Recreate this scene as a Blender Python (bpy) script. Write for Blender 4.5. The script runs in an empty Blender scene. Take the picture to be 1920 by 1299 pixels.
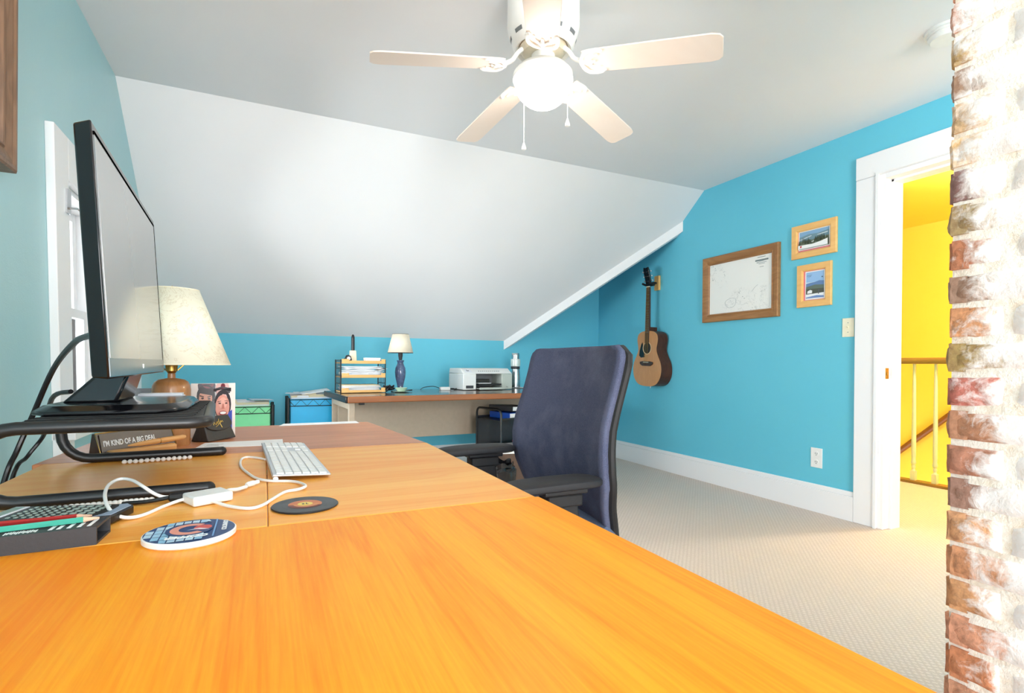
import bpy, math, random
from math import sin, cos, pi, radians as R
from mathutils import Vector as V, Matrix, noise
random.seed(7)
S = bpy.context.scene
COL = S.collection
# ------------------------------------------------------------------ camera model
F, YAW, PIT, ROL, CX, CY, EYE = 990.956, .437, -.003, .008, 960.0, 685.695, .97
r0 = V((cos(YAW), -sin(YAW), 0)); f0 = V((sin(YAW), cos(YAW), 0)); u0 = V((0, 0, 1))
fw = f0*cos(PIT) + u0*sin(PIT); up = u0*cos(PIT) - f0*sin(PIT)
RC = r0*cos(ROL) + up*sin(ROL); UC = up*cos(ROL) - r0*sin(ROL)

def at(u, v, x=None, y=None, z=None):
    """world point seen at a pixel of the photograph, on the plane x=, y= or z="""
    d = RC*((u-CX)/F) - UC*((v-CY)/F) + fw
    o = V((0, 0, EYE))
    i, val = (0, x) if x is not None else (1, y) if y is not None else (2, z)
    return o + d*((val-o[i])/d[i])

cam = bpy.data.cameras.new('camera'); co = bpy.data.objects.new('camera', cam); COL.objects.link(co)
m = Matrix((RC, UC, -fw)).transposed().to_4x4(); m.translation = (0, 0, EYE); co.matrix_world = m
cam.sensor_width = 36; cam.lens = 36*F/1920; cam.shift_y = (CY-649.5)/1920; cam.clip_start = .02
S.camera = co
S.view_settings.view_transform = 'Standard'; S.view_settings.look = 'None'
S.view_settings.gamma = 1; S.view_settings.use_curve_mapping = False
S.view_settings.exposure = 1.78
try: S.cycles.max_bounces = 10; S.cycles.diffuse_bounces = 6; S.cycles.transparent_max_bounces = 12
except Exception: pass

# ------------------------------------------------------------------ materials
def lin(c):
    def g(x):
        x /= 255
        return x/12.92 if x <= .04045 else ((x+.055)/1.055)**2.4
    return tuple(g(a) for a in c)
class NT:
    def __init__(s, name):
        s.m = bpy.data.materials.new(name); s.m.use_nodes = True
        s.t = s.m.node_tree; s.b = s.t.nodes['Principled BSDF']; s.out = s.t.nodes['Material Output']
    def n(s, typ, ins=None, **kw):
        nd = s.t.nodes.new(typ)
        for k, v in kw.items(): setattr(nd, k, v)
        for k, v in (ins or {}).items():
            if isinstance(v, tuple) and len(v) == 2 and hasattr(v[0], 'outputs'): s.t.links.new(v[0].outputs[v[1]], nd.inputs[k])
            elif hasattr(v, 'outputs'): s.t.links.new(v.outputs[0], nd.inputs[k])
            else: nd.inputs[k].default_value = v
        return nd
    def set(s, k, v):
        if isinstance(v, tuple) and len(v) == 2 and hasattr(v[0], 'outputs'): s.t.links.new(v[0].outputs[v[1]], s.b.inputs[k])
        elif hasattr(v, 'outputs'): s.t.links.new(v.outputs[0], s.b.inputs[k])
        else: s.b.inputs[k].default_value = v
    def coord(s, scale=(1, 1, 1), kind='Object'):
        tc = s.n('ShaderNodeTexCoord')
        return s.n('ShaderNodeMapping', {'Vector': (tc, kind), 'Scale': scale})
    def noise(s, vec, scale=5, detail=4, rough=.55, dist=0):
        return s.n('ShaderNodeTexNoise', {'Vector': vec, 'Scale': scale, 'Detail': detail, 'Roughness': rough, 'Distortion': dist})
    def ramp(s, fac, stops, interp='LINEAR'):
        nd = s.n('ShaderNodeValToRGB', {'Fac': fac}); cr = nd.color_ramp; cr.interpolation = interp
        while len(cr.elements) > 1: cr.elements.remove(cr.elements[-1])
        for i, (p, c) in enumerate(stops):
            e = cr.elements[0] if i == 0 else cr.elements.new(p)
            e.position = p; e.color = (*c, 1) if len(c) == 3 else c
        return nd
    def math(s, op, a, b=None):
        ins = {0: a}
        if b is not None: ins[1] = b
        return s.n('ShaderNodeMath', ins, operation=op)
    def mix(s, fac, a, b, blend='MIX'):
        nd = s.n('ShaderNodeMix', data_type='RGBA', blend_type=blend)
        for i, v in ((0, fac), (6, a), (7, b)):
            if isinstance(v, tuple) and len(v) == 2 and hasattr(v[0], 'outputs'): s.t.links.new(v[0].outputs[v[1]], nd.inputs[i])
            elif hasattr(v, 'outputs'): s.t.links.new(v.outputs[0], nd.inputs[i])
            else: nd.inputs[i].default_value = (*v, 1) if isinstance(v, tuple) and len(v) == 3 else v
        return (nd, 2)
    def bump(s, h, strength=.2, dist=.002):
        s.set('Normal', s.n('ShaderNodeBump', {'Height': h, 'Strength': strength, 'Distance': dist}))

def mat(name, c, rough=.5, metal=0, var=.06, vs=30, spec=None, coat=0, bump=0, bs=200, srgb=True, trans=0, emit=0, alpha=1):
    k = NT(name); c = lin(c) if srgb else c
    if var:
        n = k.noise(k.coord(), vs, 4)
        a = tuple(max(0, x*(1-var)) for x in c); b = tuple(min(1, x*(1+var)) for x in c)
        k.set('Base Color', k.ramp(n, [(.3, a), (.7, b)]))
    else: k.set('Base Color', (*c, 1))
    k.set('Roughness', rough); k.set('Metallic', metal)
    if spec is not None: k.set('Specular IOR Level', spec)
    if coat: k.set('Coat Weight', coat); k.set('Coat Roughness', .08)
    if trans: k.set('Transmission Weight', trans)
    if emit: k.set('Emission Color', (*c, 1)); k.set('Emission Strength', emit)
    if alpha < 1: k.set('Alpha', alpha)
    if bump:
        k.bump(k.noise(k.coord(), bs, 3), bump)
    return k.m

def wood(name, c1, c2, axis=1, s=1.0, rings=14, rough=.35, coat=0, streak=.5, spec=.5, c3=None, fine=150, line=0, along=.45):
    """axis = direction of the grain in the object's own coordinates"""
    k = NT(name); c1, c2 = lin(c1), lin(c2)
    lo = [2.6*s]*3; lo[axis] = along*s; hi = [fine*s]*3; hi[axis] = fine*.03*s
    n1 = k.noise(k.coord(tuple(lo)), 1.6, 2, .5, .3)
    w = k.math('SINE', k.math('MULTIPLY', n1, rings*2*pi))
    n2 = k.noise(k.coord(tuple(hi)), 1.0, 4, .65)
    f = k.math('ADD', k.math('MULTIPLY', w, .22), k.math('MULTIPLY', k.math('SUBTRACT', n2, .5), 2*streak))
    f = k.math('ADD', f, k.math('MULTIPLY', k.math('SUBTRACT', n1, .5), 1.2))
    f = k.math('ADD', k.math('MULTIPLY', f, .8), .5)
    if line:
        th = k.math('POWER', k.math('ADD', k.math('MULTIPLY', k.math('SINE', k.math('MULTIPLY', n1, rings*3.1*2*pi)), .5), .5), 9.0)
        f = k.math('SUBTRACT', f, k.math('MULTIPLY', th, line))
    k.set('Base Color', k.ramp(f, [(.0, c2), (.5, tuple((a+b)/2 for a, b in zip(c1, c2))), (1, c1)]))
    k.set('Roughness', rough); k.set('Specular IOR Level', spec)
    if coat: k.set('Coat Weight', coat); k.set('Coat Roughness', .12)
    k.bump(n2, .04, .001)
    return k.m

def paint(name, c, c2=None, rough=.55, bump=.15, bs=120, spec=.3, patch=.0):
    k = NT(name); c = lin(c); n = k.noise(k.coord(), 1.3, 5)
    c2 = lin(c2) if c2 else tuple(x*.95 for x in c)
    k.set('Base Color', k.ramp(n, [(.3, c2), (.7, c)])); k.set('Roughness', rough); k.set('Specular IOR Level', spec)
    h = k.math('ADD', k.noise(k.coord(), bs, 3), k.math('MULTIPLY', k.noise(k.coord(), bs*.15, 3), 1.5))
    k.bump(h, bump, .0012)
    return k.m

M = {}
M['turq'] = paint('turquoise_paint', (108, 199, 222), (102, 195, 219), .5, .10)
M['turq_glare'] = paint('turquoise_paint_glare', (176, 214, 219), (164, 209, 216), .4, .5, 160, .4)  # same turquoise paint, window glare put into the colour as a paler tone
M['ceil'] = paint('ceiling_paint', (236, 235, 236), (232, 232, 234), .6, .06)
M['trim'] = paint('trim_paint', (243, 243, 244), (240, 240, 242), .35, .02)
M['yellow'] = paint('yellow_paint', (248, 216, 86), (246, 210, 78), .6, .06)
M['dark_gap'] = mat('shadow_gap', (40, 38, 36), .8)
M['white'] = mat('white_plastic', (238, 238, 236), .35, var=.02)
M['fanwhite'] = mat('fan_white_enamel', (244, 242, 238), .3, var=.01)
M['blade'] = wood('fan_blade_laminate', (250, 234, 222), (246, 229, 216), 0, 1.2, 4, .45, streak=.15)
M['ivory'] = mat('ivory_plastic', (240, 232, 205), .4, var=.02)
M['black'] = mat('black_plastic', (22, 22, 25), .35, var=.1)
M['satin'] = mat('satin_black_steel', (27, 28, 31), .38, 0, var=.08, spec=.6)
M['gloss'] = mat('gloss_black_plastic', (12, 12, 16), .14, var=.0, spec=.5)
M['rubber'] = mat('black_rubber', (20, 20, 22), .65, var=.1, bump=.2)
M['padfoam'] = mat('armrest_polyurethane', (30, 31, 35), .62, var=.1, vs=90, bump=.15, bs=400)
M['chrome'] = mat('brushed_steel', (200, 200, 202), .22, 1, var=.08, vs=60)
M['brass'] = mat('aged_brass', (190, 150, 80), .3, 1, var=.15)
M['grey'] = mat('grey_plastic', (120, 122, 124), .45)
M['alu'] = mat('silver_aluminium', (214, 217, 222), .35, .6, var=.02)
M['paper'] = mat('white_paper', (240, 240, 240), .8, var=.03, vs=8)
M['paper2'] = mat('grey_white_paper', (222, 225, 232), .8, var=.05, vs=8)
M['manila'] = mat('manila_paper', (238, 226, 190), .8, var=.04, vs=8)
M['cable'] = mat('white_cable', (240, 239, 237), .4, var=.02)
M['pine'] = wood('honey_pine', (246, 196, 124), (230, 174, 102), 0, 3, 5, .45)
M['pinedark'] = wood('stained_pine', (176, 126, 74), (140, 92, 50), 0, 3, 6, .4)
M['frame_old'] = wood('weathered_frame_wood', (146, 112, 86), (104, 76, 56), 1, 4, 6, .45)
M['walnut'] = wood('lamp_walnut', (196, 140, 88), (150, 100, 58), 2, 4, 6, .35, coat=.3)
M['oakrail'] = wood('oak_rail', (178, 130, 62), (150, 104, 44), 1, 3, 5, .4)
M['boxwood'] = wood('pale_boxwood', (228, 172, 108), (206, 148, 84), 0, 5, 5, .45)
M['darkplaque'] = mat('dark_plaque', (66, 50, 42), .35, var=.12)
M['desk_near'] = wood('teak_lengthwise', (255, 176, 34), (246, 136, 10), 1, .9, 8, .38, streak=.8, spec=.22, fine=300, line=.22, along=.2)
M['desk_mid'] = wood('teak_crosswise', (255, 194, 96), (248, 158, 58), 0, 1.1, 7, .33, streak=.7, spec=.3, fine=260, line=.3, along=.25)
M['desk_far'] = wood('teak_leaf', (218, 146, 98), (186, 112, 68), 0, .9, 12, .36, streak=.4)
M['desk_edge'] = wood('teak_edge', (236, 140, 46), (205, 110, 30), 1, 2, 6, .4)
M['fdesk_top'] = wood('dark_laminate_top', (92, 66, 52), (70, 50, 42), 0, 2, 6, .22, coat=.4)
M['fdesk_edge'] = wood('brown_desk_edge', (168, 104, 60), (140, 82, 46), 0, 2, 5, .4)
M['beige'] = mat('beige_enamel', (190, 172, 150), .5, var=.04)
M['chairfab'] = None
M['green'] = mat('green_plastic', (140, 248, 178), .4, var=.02)
M['blue'] = mat('blue_plastic', (24, 194, 255), .4, var=.02)
M['bluebind'] = mat('blue_binder', (20, 84, 190), .4, var=.05)
M['maroon'] = mat('maroon_cloth', (130, 40, 58), .9, var=.2)
M['bluecer'] = mat('blue_glazed_ceramic', (84, 98, 132), .15, var=.3, vs=40, coat=.5)
M['celadon'] = mat('celadon_glaze', (188, 214, 190), .2, var=.04, coat=.4)
M['brownbox'] = mat('brown_cardboard', (98, 76, 62), .8, var=.08)
M['bag'] = mat('black_bin_bag', (14, 14, 17), .22, var=.1, bump=.6, bs=24, spec=.7)
M['leather'] = mat('black_leather', (52, 46, 42), .45, var=.12, vs=200, bump=.25, bs=500)
M['spruce'] = wood('spruce_top', (206, 150, 98), (190, 132, 82), 1, 6, 8, .3, coat=.3, streak=.3)
M['mahog'] = wood('dark_mahogany', (92, 54, 38), (64, 36, 26), 1, 4, 6, .4, spec=.3)
M['rosew'] = wood('rosewood', (78, 52, 40), (52, 34, 28), 1, 8, 5, .4)
M['teal'] = mat('teal_pencil_paint', (70, 172, 150), .35, var=.03)
M['red'] = mat('red_pencil_paint', (180, 44, 44), .35, var=.03)
M['rawwood'] = mat('bare_pencil_wood', (236, 190, 160), .7, var=.05)
M['gold'] = mat('gold_foil', (214, 180, 96), .3, .8, var=.05)
M['lcd'] = mat('grey_green_display', (132, 152, 140), .2, var=.02)
M['darkgrey'] = mat('dark_grey_plastic', (52, 53, 57), .5, var=.06, bump=.1)
M['printer'] = mat('printer_white', (228, 230, 228), .38, var=.01)
M['printerg'] = mat('printer_grey_green', (186, 194, 186), .4, var=.01)
M['bead'] = mat('pearly_bead', (226, 220, 214), .2, var=.03, coat=.4)
M['smoke'] = mat('smoky_acrylic', (150, 152, 160), .1, var=0, alpha=.55)
M['vinyl'] = mat('record_vinyl', (30, 32, 36), .28, var=.1)
M['rosette'] = mat('pale_rosette_ring', (214, 190, 150), .4, var=.1)
M['siding'] = mat('white_clapboard', (236, 240, 246), .6, var=.02)
M['shadefab'] = mat('linen_shade', (240, 228, 206), .8, var=.03, vs=60, bump=.1, bs=300)

# colour taken from the print itself (pictures, cover art)
k = NT('printed_picture'); k.set('Base Color', (k.n('ShaderNodeVertexColor', layer_name='Col'), 0)); k.set('Roughness', .35); M['print'] = k.m
# window glass: thin pane, clear with a faint reflection
k = NT('window_glass'); tr = k.n('ShaderNodeBsdfTransparent', {'Color': (.97, .98, .98, 1)}); gl = k.n('ShaderNodeBsdfGlossy', {'Roughness': .02})
fr = k.n('ShaderNodeFresnel', {'IOR': 1.45}); mx = k.n('ShaderNodeMixShader', {0: fr, 1: tr, 2: gl}); k.t.links.new(mx.outputs[0], k.out.inputs[0]); M['glass'] = k.m
# carpet: low woven loop in rows
k = NT('woven_carpet'); c = k.coord((1, 1, 1))
wa = k.n('ShaderNodeTexWave', {'Vector': c, 'Scale': 24, 'Distortion': 2.6, 'Detail': 3, 'Detail Scale': 5}, bands_direction='DIAGONAL')
wb = k.n('ShaderNodeTexWave', {'Vector': k.coord((1, -1, 1)), 'Scale': 24, 'Distortion': 2.6, 'Detail': 3, 'Detail Scale': 5}, bands_direction='DIAGONAL')
h = k.math('MULTIPLY', wa, wb); big = k.noise(c, 1.4, 4); fine = k.noise(c, 260, 2)
hh = k.math('ADD', h, k.math('MULTIPLY', fine, .5))
base = k.ramp(hh, [(.1, lin((208, 190, 178))), (.75, lin((230, 213, 202)))])
k.set('Base Color', k.mix(k.ramp(big, [(.35, (0, 0, 0)), (.7, (.35, .35, .35))]), (base, 0), lin((212, 196, 182))))
k.set('Roughness', .95); k.set('Specular IOR Level', .1); k.bump(hh, .5, .004); M['carpet'] = k.m
# chair mesh: navy knit, worn paler by a broad scuff
k = NT('navy_chair_mesh'); c = k.coord((1, 1, 1)); n1 = k.noise(c, 700, 2); n2 = k.noise(c, 7, 5, .6)
a = k.ramp(n1, [(.3, lin((60, 65, 88))), (.7, lin((94, 100, 126)))])
k.set('Base Color', k.mix(k.ramp(n2, [(.45, (0, 0, 0)), (.8, (.5, .5, .5))]), (a, 0), lin((128, 132, 154))))
k.set('Roughness', .85); k.set('Specular IOR Level', .2); k.bump(n1, .5, .001); M['chairfab'] = k.m
M['seatfab'] = mat('blue_grey_seat_fabric', (92, 106, 132), .9, var=.2, vs=300, bump=.3, bs=500)
# big lamp shade: marbled parchment with dark veins
k = NT('marbled_parchment'); c = k.coord(); n = k.noise(c, 14, 6, .7, 1.2)
k.set('Base Color', k.ramp(n, [(.0, lin((238, 236, 214))), (.485, lin((240, 238, 218))), (.5, lin((214, 205, 178))), (.515, lin((240, 238, 218))), (1, lin((232, 232, 206)))]))
k.set('Roughness', .55); M['parch'] = k.m
# lit globe
k = NT('lit_opal_glass'); k.set('Base Color', (1, .97, .92, 1)); k.set('Emission Color', (1, .89, .78, 1)); k.set('Emission Strength', 7.5); k.set('Roughness', .3); M['globe'] = k.m
# monitor panel: glossy film, the white slope's reflection put into its grey
k = NT('monitor_screen'); k.set('Base Color', (*lin((150, 154, 154)), 1)); k.set('Roughness', .12); k.set('IOR', 2.0); k.set('Specular IOR Level', .9); M['screen'] = k.m
# bricks: colour per brick, whitewash worn away near the corner (local y = distance from the corner)
k = NT('whitewashed_brick'); c = k.coord()
vc = (k.n('ShaderNodeVertexColor', layer_name='Col'), 0)
nb = k.noise(c, 60, 5, .65); ns = k.noise(c, 9, 5, .6, .4); nf = k.noise(c, 28, 6, .7, .6)
dark = k.mix(k.ramp(nb, [(.4, (0, 0, 0)), (.75, (.7, .7, .7))]), vc, lin((116, 76, 54)))
sep = k.n('ShaderNodeSeparateXYZ', {0: c})
edge = k.n('ShaderNodeMapRange', {0: (sep, 1), 1: -.13, 2: 0.0, 3: .17, 4: -.17})
high = k.n('ShaderNodeMapRange', {0: (sep, 2), 1: .3, 2: 1.6, 3: -.03, 4: .15})
wf = k.math('ADD', k.math('ADD', k.math('MULTIPLY', ns, .55), k.math('MULTIPLY', nf, .45)), k.math('ADD', edge, high))
ww = k.ramp(wf, [(.47, (0, 0, 0)), (.60, (1, 1, 1))])
k.set('Base Color', k.mix((ww, 0), dark, k.ramp(nf, [(.3, lin((246, 236, 228))), (.7, lin((253, 251, 252)))])))
k.set('Roughness', .85); k.bump(k.math('ADD', nb, nf), .5, .004); M['brick'] = k.m
k = NT('lime_mortar'); c = k.coord(); n = k.noise(c, 30, 6, .7)
k.set('Base Color', k.ramp(n, [(.3, lin((232, 214, 192))), (.55, lin((250, 244, 234)))])); k.set('Roughness', .95); k.bump(n, .8, .006); M['mortar'] = k.m
# framed chart: faint contour drawing on white paper
k = NT('faint_ink_chart'); c = k.coord(); n = k.noise(c, 9, 6, .65, .5); n2 = k.noise(c, 60, 4, .7); n3 = k.noise(c, 3.2, 2)
l1 = k.ramp(n, [(.495, (0, 0, 0)), (.5, (1, 1, 1)), (.505, (0, 0, 0))]); l2 = k.ramp(n2, [(.62, (0, 0, 0)), (.66, (1, 1, 1))])
msk = k.ramp(n3, [(.5, (0, 0, 0)), (.6, (.8, .8, .8))])
ink = k.mix(1.0, k.mix(1.0, (l1, 0), (l2, 0), 'ADD'), (msk, 0), 'MULTIPLY')
k.set('Base Color', k.mix(ink, lin((240, 240, 236)), lin((128, 138, 138)))); k.set('Roughness', .25); M['chart'] = k.m

# ------------------------------------------------------------------ mesh builder
class MB:
    def __init__(s): s.v = []; s.f = []; s.c = []; s.col = None; s.M = Matrix.Identity(4)
    def _add(s, vs, fs):
        o = len(s.v); s.v += [tuple(s.M @ V(p)) for p in vs]
        for f in fs: s.f.append([o+i for i in f]); s.c.append(s.col)
        return s
    def box(s, x0, x1, y0, y1, z0, z1):
        vs = [(x, y, z) for z in (z0, z1) for y in (y0, y1) for x in (x0, x1)]
        return s._add(vs, [(0, 2, 3, 1), (4, 5, 7, 6), (0, 1, 5, 4), (2, 6, 7, 3), (0, 4, 6, 2), (1, 3, 7, 5)])
    def cb(s, c, d): return s.box(c[0]-d[0]/2, c[0]+d[0]/2, c[1]-d[1]/2, c[1]+d[1]/2, c[2]-d[2]/2, c[2]+d[2]/2)
    def hexa(s, p): return s._add(p, [(0, 2, 3, 1), (4, 5, 7, 6), (0, 1, 5, 4), (2, 6, 7, 3), (0, 4, 6, 2), (1, 3, 7, 5)])
    def poly(s, pts): return s._add(pts, [tuple(range(len(pts)))])
    def tube(s, pts, r, n=10, closed=False, caps=True):
        pts = [V(p) for p in pts]; N = len(pts); rs = r if isinstance(r, (list, tuple)) else [r]*N
        vs = []; fs = []; nrm = None
        for i, p in enumerate(pts):
            a = pts[i-1] if (i or closed) else p; b = pts[(i+1) % N] if (i < N-1 or closed) else p
            t = (b-a).normalized()
            if nrm is None: nrm = t.orthogonal().normalized()
            nrm = (nrm - t*nrm.dot(t))
            nrm = nrm.normalized() if nrm.length > 1e-6 else t.orthogonal().normalized()
            bn = t.cross(nrm)
            for j in range(n):
                w = 2*pi*j/n; vs.append(p + (nrm*cos(w)+bn*sin(w))*rs[i])
        for i in range(N if closed else N-1):
            k2 = (i+1) % N
            for j in range(n): fs.append((i*n+j, i*n+(j+1) % n, k2*n+(j+1) % n, k2*n+j))
        if caps and not closed: fs += [tuple(reversed(range(n))), tuple((N-1)*n+j for j in range(n))]
        return s._add(vs, fs)
    def cyl(s, a, b, r, r2=None, n=20): return s.tube([a, b], [r, r if r2 is None else r2], n)
    def lathe(s, prof, c=(0, 0, 0), n=32, cap=True):
        vs = []; fs = []; N = len(prof)
        for r, z in prof:
            for j in range(n): vs.append((c[0]+r*cos(2*pi*j/n), c[1]+r*sin(2*pi*j/n), c[2]+z))
        for i in range(N-1):
            for j in range(n): fs.append((i*n+j, i*n+(j+1) % n, (i+1)*n+(j+1) % n, (i+1)*n+j))
        if cap: fs += [tuple(reversed(range(n))), tuple((N-1)*n+j for j in range(n))]
        return s._add(vs, fs)
    def prism(s, poly, z0, z1):
        n = len(poly); vs = [(x, y, z0) for x, y in poly]+[(x, y, z1) for x, y in poly]
        fs = [tuple(reversed(range(n))), tuple(range(n, 2*n))]+[(i, (i+1) % n, n+(i+1) % n, n+i) for i in range(n)]
        return s._add(vs, fs)
    def ball(s, c, r, n=12, k=8, sc=(1, 1, 1)):
        vs = []; fs = []
        for i in range(k+1):
            t = pi*i/k; rr = max(sin(t), 1e-4)
            for j in range(n): vs.append((c[0]+r*sc[0]*rr*cos(2*pi*j/n), c[1]+r*sc[1]*rr*sin(2*pi*j/n), c[2]-r*sc[2]*cos(t)))
        for i in range(k):
            for j in range(n): fs.append((i*n+j, i*n+(j+1) % n, (i+1)*n+(j+1) % n, (i+1)*n+j))
        return s._add(vs, fs)
    def grid(s, fn, nu, nv):
        vs = [fn(i/nu, j/nv) for i in range(nu+1) for j in range(nv+1)]
        return s._add(vs, [(i*(nv+1)+j, (i+1)*(nv+1)+j, (i+1)*(nv+1)+j+1, i*(nv+1)+j+1) for i in range(nu) for j in range(nv)])
    def build(s, name, m, parent=None, bevel=0, seg=2, ang=35, sub=0, solid=0, fix=True):
        me = bpy.data.meshes.new(name); me.from_pydata(s.v, [], s.f); me.update()
        if fix:
            import bmesh
            bm = bmesh.new(); bm.from_mesh(me); bmesh.ops.recalc_face_normals(bm, faces=bm.faces); bm.to_mesh(me); bm.free()
        if any(c is not None for c in s.c):
            ca = me.color_attributes.new('Col', 'FLOAT_COLOR', 'CORNER')
            for p in me.polygons:
                c = s.c[p.index] or (1, 1, 1)
                for li in p.loop_indices: ca.data[li].color = (*c, 1)
        for p in me.polygons: p.use_smooth = True
        me.set_sharp_from_angle(angle=R(ang))
        me.materials.append(m if not isinstance(m, str) else M[m])
        o = bpy.data.objects.new(name, me); COL.objects.link(o); o.parent = parent
        if solid: md = o.modifiers.new('s', 'SOLIDIFY'); md.thickness = solid; md.offset = 0
        if bevel: md = o.modifiers.new('b', 'BEVEL'); md.width = bevel; md.segments = seg; md.limit_method = 'ANGLE'; md.angle_limit = R(40)
        if sub: md = o.modifiers.new('u', 'SUBSURF'); md.levels = md.render_levels = sub
        return o

def tag(o, label=None, cat=None, group=None, kind=None):
    for k_, v_ in (('label', label), ('category', cat), ('group', group), ('kind', kind)):
        if v_: o[k_] = v_
    return o
def thing(name, label, cat, loc=(0, 0, 0), rz=0, group=None, mtx=None, kind=None):
    o = bpy.data.objects.new(name, None); COL.objects.link(o); o.empty_display_size = .05
    if mtx is not None: o.matrix_world = Matrix.Translation(loc) @ mtx
    else: o.location = loc; o.rotation_euler = (0, 0, rz)
    return tag(o, label, cat, group, kind)
def struct(o): o['kind'] = 'structure'; return o
def dup(root, loc=None, rz=None, label=None):
    c = root.copy(); COL.objects.link(c)
    if loc is not None: c.location = loc
    if rz is not None: c.rotation_euler = (0, 0, rz)
    if label: c['label'] = label
    for ch in list(root.children):
        d = ch.copy(); COL.objects.link(d); d.parent = c
        for g in list(ch.children):
            e = g.copy(); COL.objects.link(e); e.parent = d
    return c
def smooth(pts, n=6, closed=False):
    pts = [V(p) for p in pts]; N = len(pts); out = []
    for i in range(N if closed else N-1):
        if closed: a, b, c, d = pts[i-1], pts[i], pts[(i+1) % N], pts[(i+2) % N]
        else: a, b, c, d = pts[max(i-1, 0)], pts[i], pts[i+1], pts[min(i+2, N-1)]
        for j in range(n):
            t = j/n; out.append(.5*((2*b)+(c-a)*t+(2*a-5*b+4*c-d)*t*t+(3*b-a-3*c+d)*t**3))
    if not closed: out.append(pts[-1])
    return out
def text(body, name, m, parent, size, mtx, depth=.0004, align='LEFT', sx=1, sh=0, off=0):
    cu = bpy.data.curves.new('t', 'FONT'); cu.body = body; cu.size = size; cu.extrude = depth; cu.align_x = align; cu.shear = sh; cu.offset = off
    o = bpy.data.objects.new('t', cu); COL.objects.link(o)
    me = bpy.data.meshes.new_from_object(o, depsgraph=bpy.context.evaluated_depsgraph_get())
    bpy.data.objects.remove(o); me.name = name
    me.transform(mtx @ Matrix.Diagonal((sx, 1, 1, 1)))
    me.materials.clear(); me.materials.append(M[m])
    q = bpy.data.objects.new(name, me); COL.objects.link(q); q.parent = parent
    return q
def rot(rx=0, ry=0, rz=0): return Matrix.Rotation(rz, 4, 'Z') @ Matrix.Rotation(ry, 4, 'Y') @ Matrix.Rotation(rx, 4, 'X')
def T(x, y, z): return Matrix.Translation((x, y, z))
def ell(cx, cy, a, b, n=24, t0=0, t1=2*pi, rotn=0):
    return [(cx+a*cos(t0+(t1-t0)*i/n)*cos(rotn)-b*sin(t0+(t1-t0)*i/n)*sin(rotn), cy+a*cos(t0+(t1-t0)*i/n)*sin(rotn)+b*sin(t0+(t1-t0)*i/n)*cos(rotn)) for i in range(n)]
WR = Matrix(((0, 0, -1, 0), (-1, 0, 0, 0), (0, 1, 0, 0), (0, 0, 0, 1)))   # right wall: x along the wall to the door, y up, z into the room
WL = Matrix(((0, 0, 1, 0), (1, 0, 0, 0), (0, 1, 0, 0), (0, 0, 0, 1)))     # left wall: x away from the camera, y up, z into the room

# ------------------------------------------------------------------ the room
xL, xR, yB, yb, zc, zk = -.714, 3.352, 4.912, 3.367, 2.451, 1.207
yF = -2.3
sl = lambda y: zc-(y-yb)*(zc-zk)/(yB-yb)
fx, fy = 2.2, 3.615                                  # the sloping ceiling stops along the line (fx,yB)-(xR,fy)
struct(MB().box(xL-.3, 5.02, yF-.1, yB+.15, -.1, 0).build('floor', 'carpet'))
struct(MB().box(xL-.15, xR+.12, yF, yb, zc, zc+.1).build('ceiling', 'ceil'))
b = MB(); pl = [(xL-.1, yb), (xR, yb), (xR, fy), (fx, yB), (xL-.1, yB)]
n_ = len(pl); b._add([(x, y, sl(y)) for x, y in pl]+[(x, y, sl(y)+.1) for x, y in pl],
                     [tuple(range(n_)), tuple(range(2*n_-1, n_-1, -1))]+[(i, (i+1) % n_, n_+(i+1) % n_, n_+i) for i in range(n_)])
struct(b.build('ceiling_slope', 'ceil'))
# recess behind the cut edge of the slope
struct(MB().prism([(xR+.1, fy-.05), (xR+.1, yB+.1), (fx-.1, yB+.1)], 2.36, 2.44).build('ceiling_recess', 'turq'))
d = (V((xR, fy, 0))-V((fx, yB, 0))).normalized(); nn = V((d.y, -d.x, 0));  nn = nn if nn.x > 0 else -nn
b = MB(); A, B = V((fx, yB, sl(yB)+.015)), V((xR, fy, sl(fy)+.015)); hgt = V((0, 0, -.105)); th = nn*.05
b.hexa([A+hgt, B+hgt, A+hgt+th, B+hgt+th, A, B, A+th, B+th])
struct(b.build('trim_slope', 'trim'))
b = MB(); b.hexa([A+th*.5, B+th*.5, A+th, B+th, V((A.x, A.y, 2.38))+th*.5, V((B.x, B.y, 2.38))+th*.5, V((A.x, A.y, 2.38))+th, V((B.x, B.y, 2.38))+th])
struct(b.build('wall_recess', 'turq'))
# knee wall
b = MB(); b.box(xL-.1, fx, yB, yB+.1, 0, zk); b.box(fx, xR, yB, yB+.1, 0, zc+.1)
struct(b.build('wall_back', 'turq'))
# right wall with the door opening
dy1, dy0, dz = 1.945, 1.08, 2.125
b = MB(); b.box(xR, xR+.12, dy1, yb, 0, zc); b.box(xR, xR+.12, yF, dy0, 0, zc); b.box(xR, xR+.12, dy0, dy1, dz, zc)
b.box(xR, xR+.12, yb, yB+.1, 0, zc+.1)
struct(b.build('wall_right', 'turq'))
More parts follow.
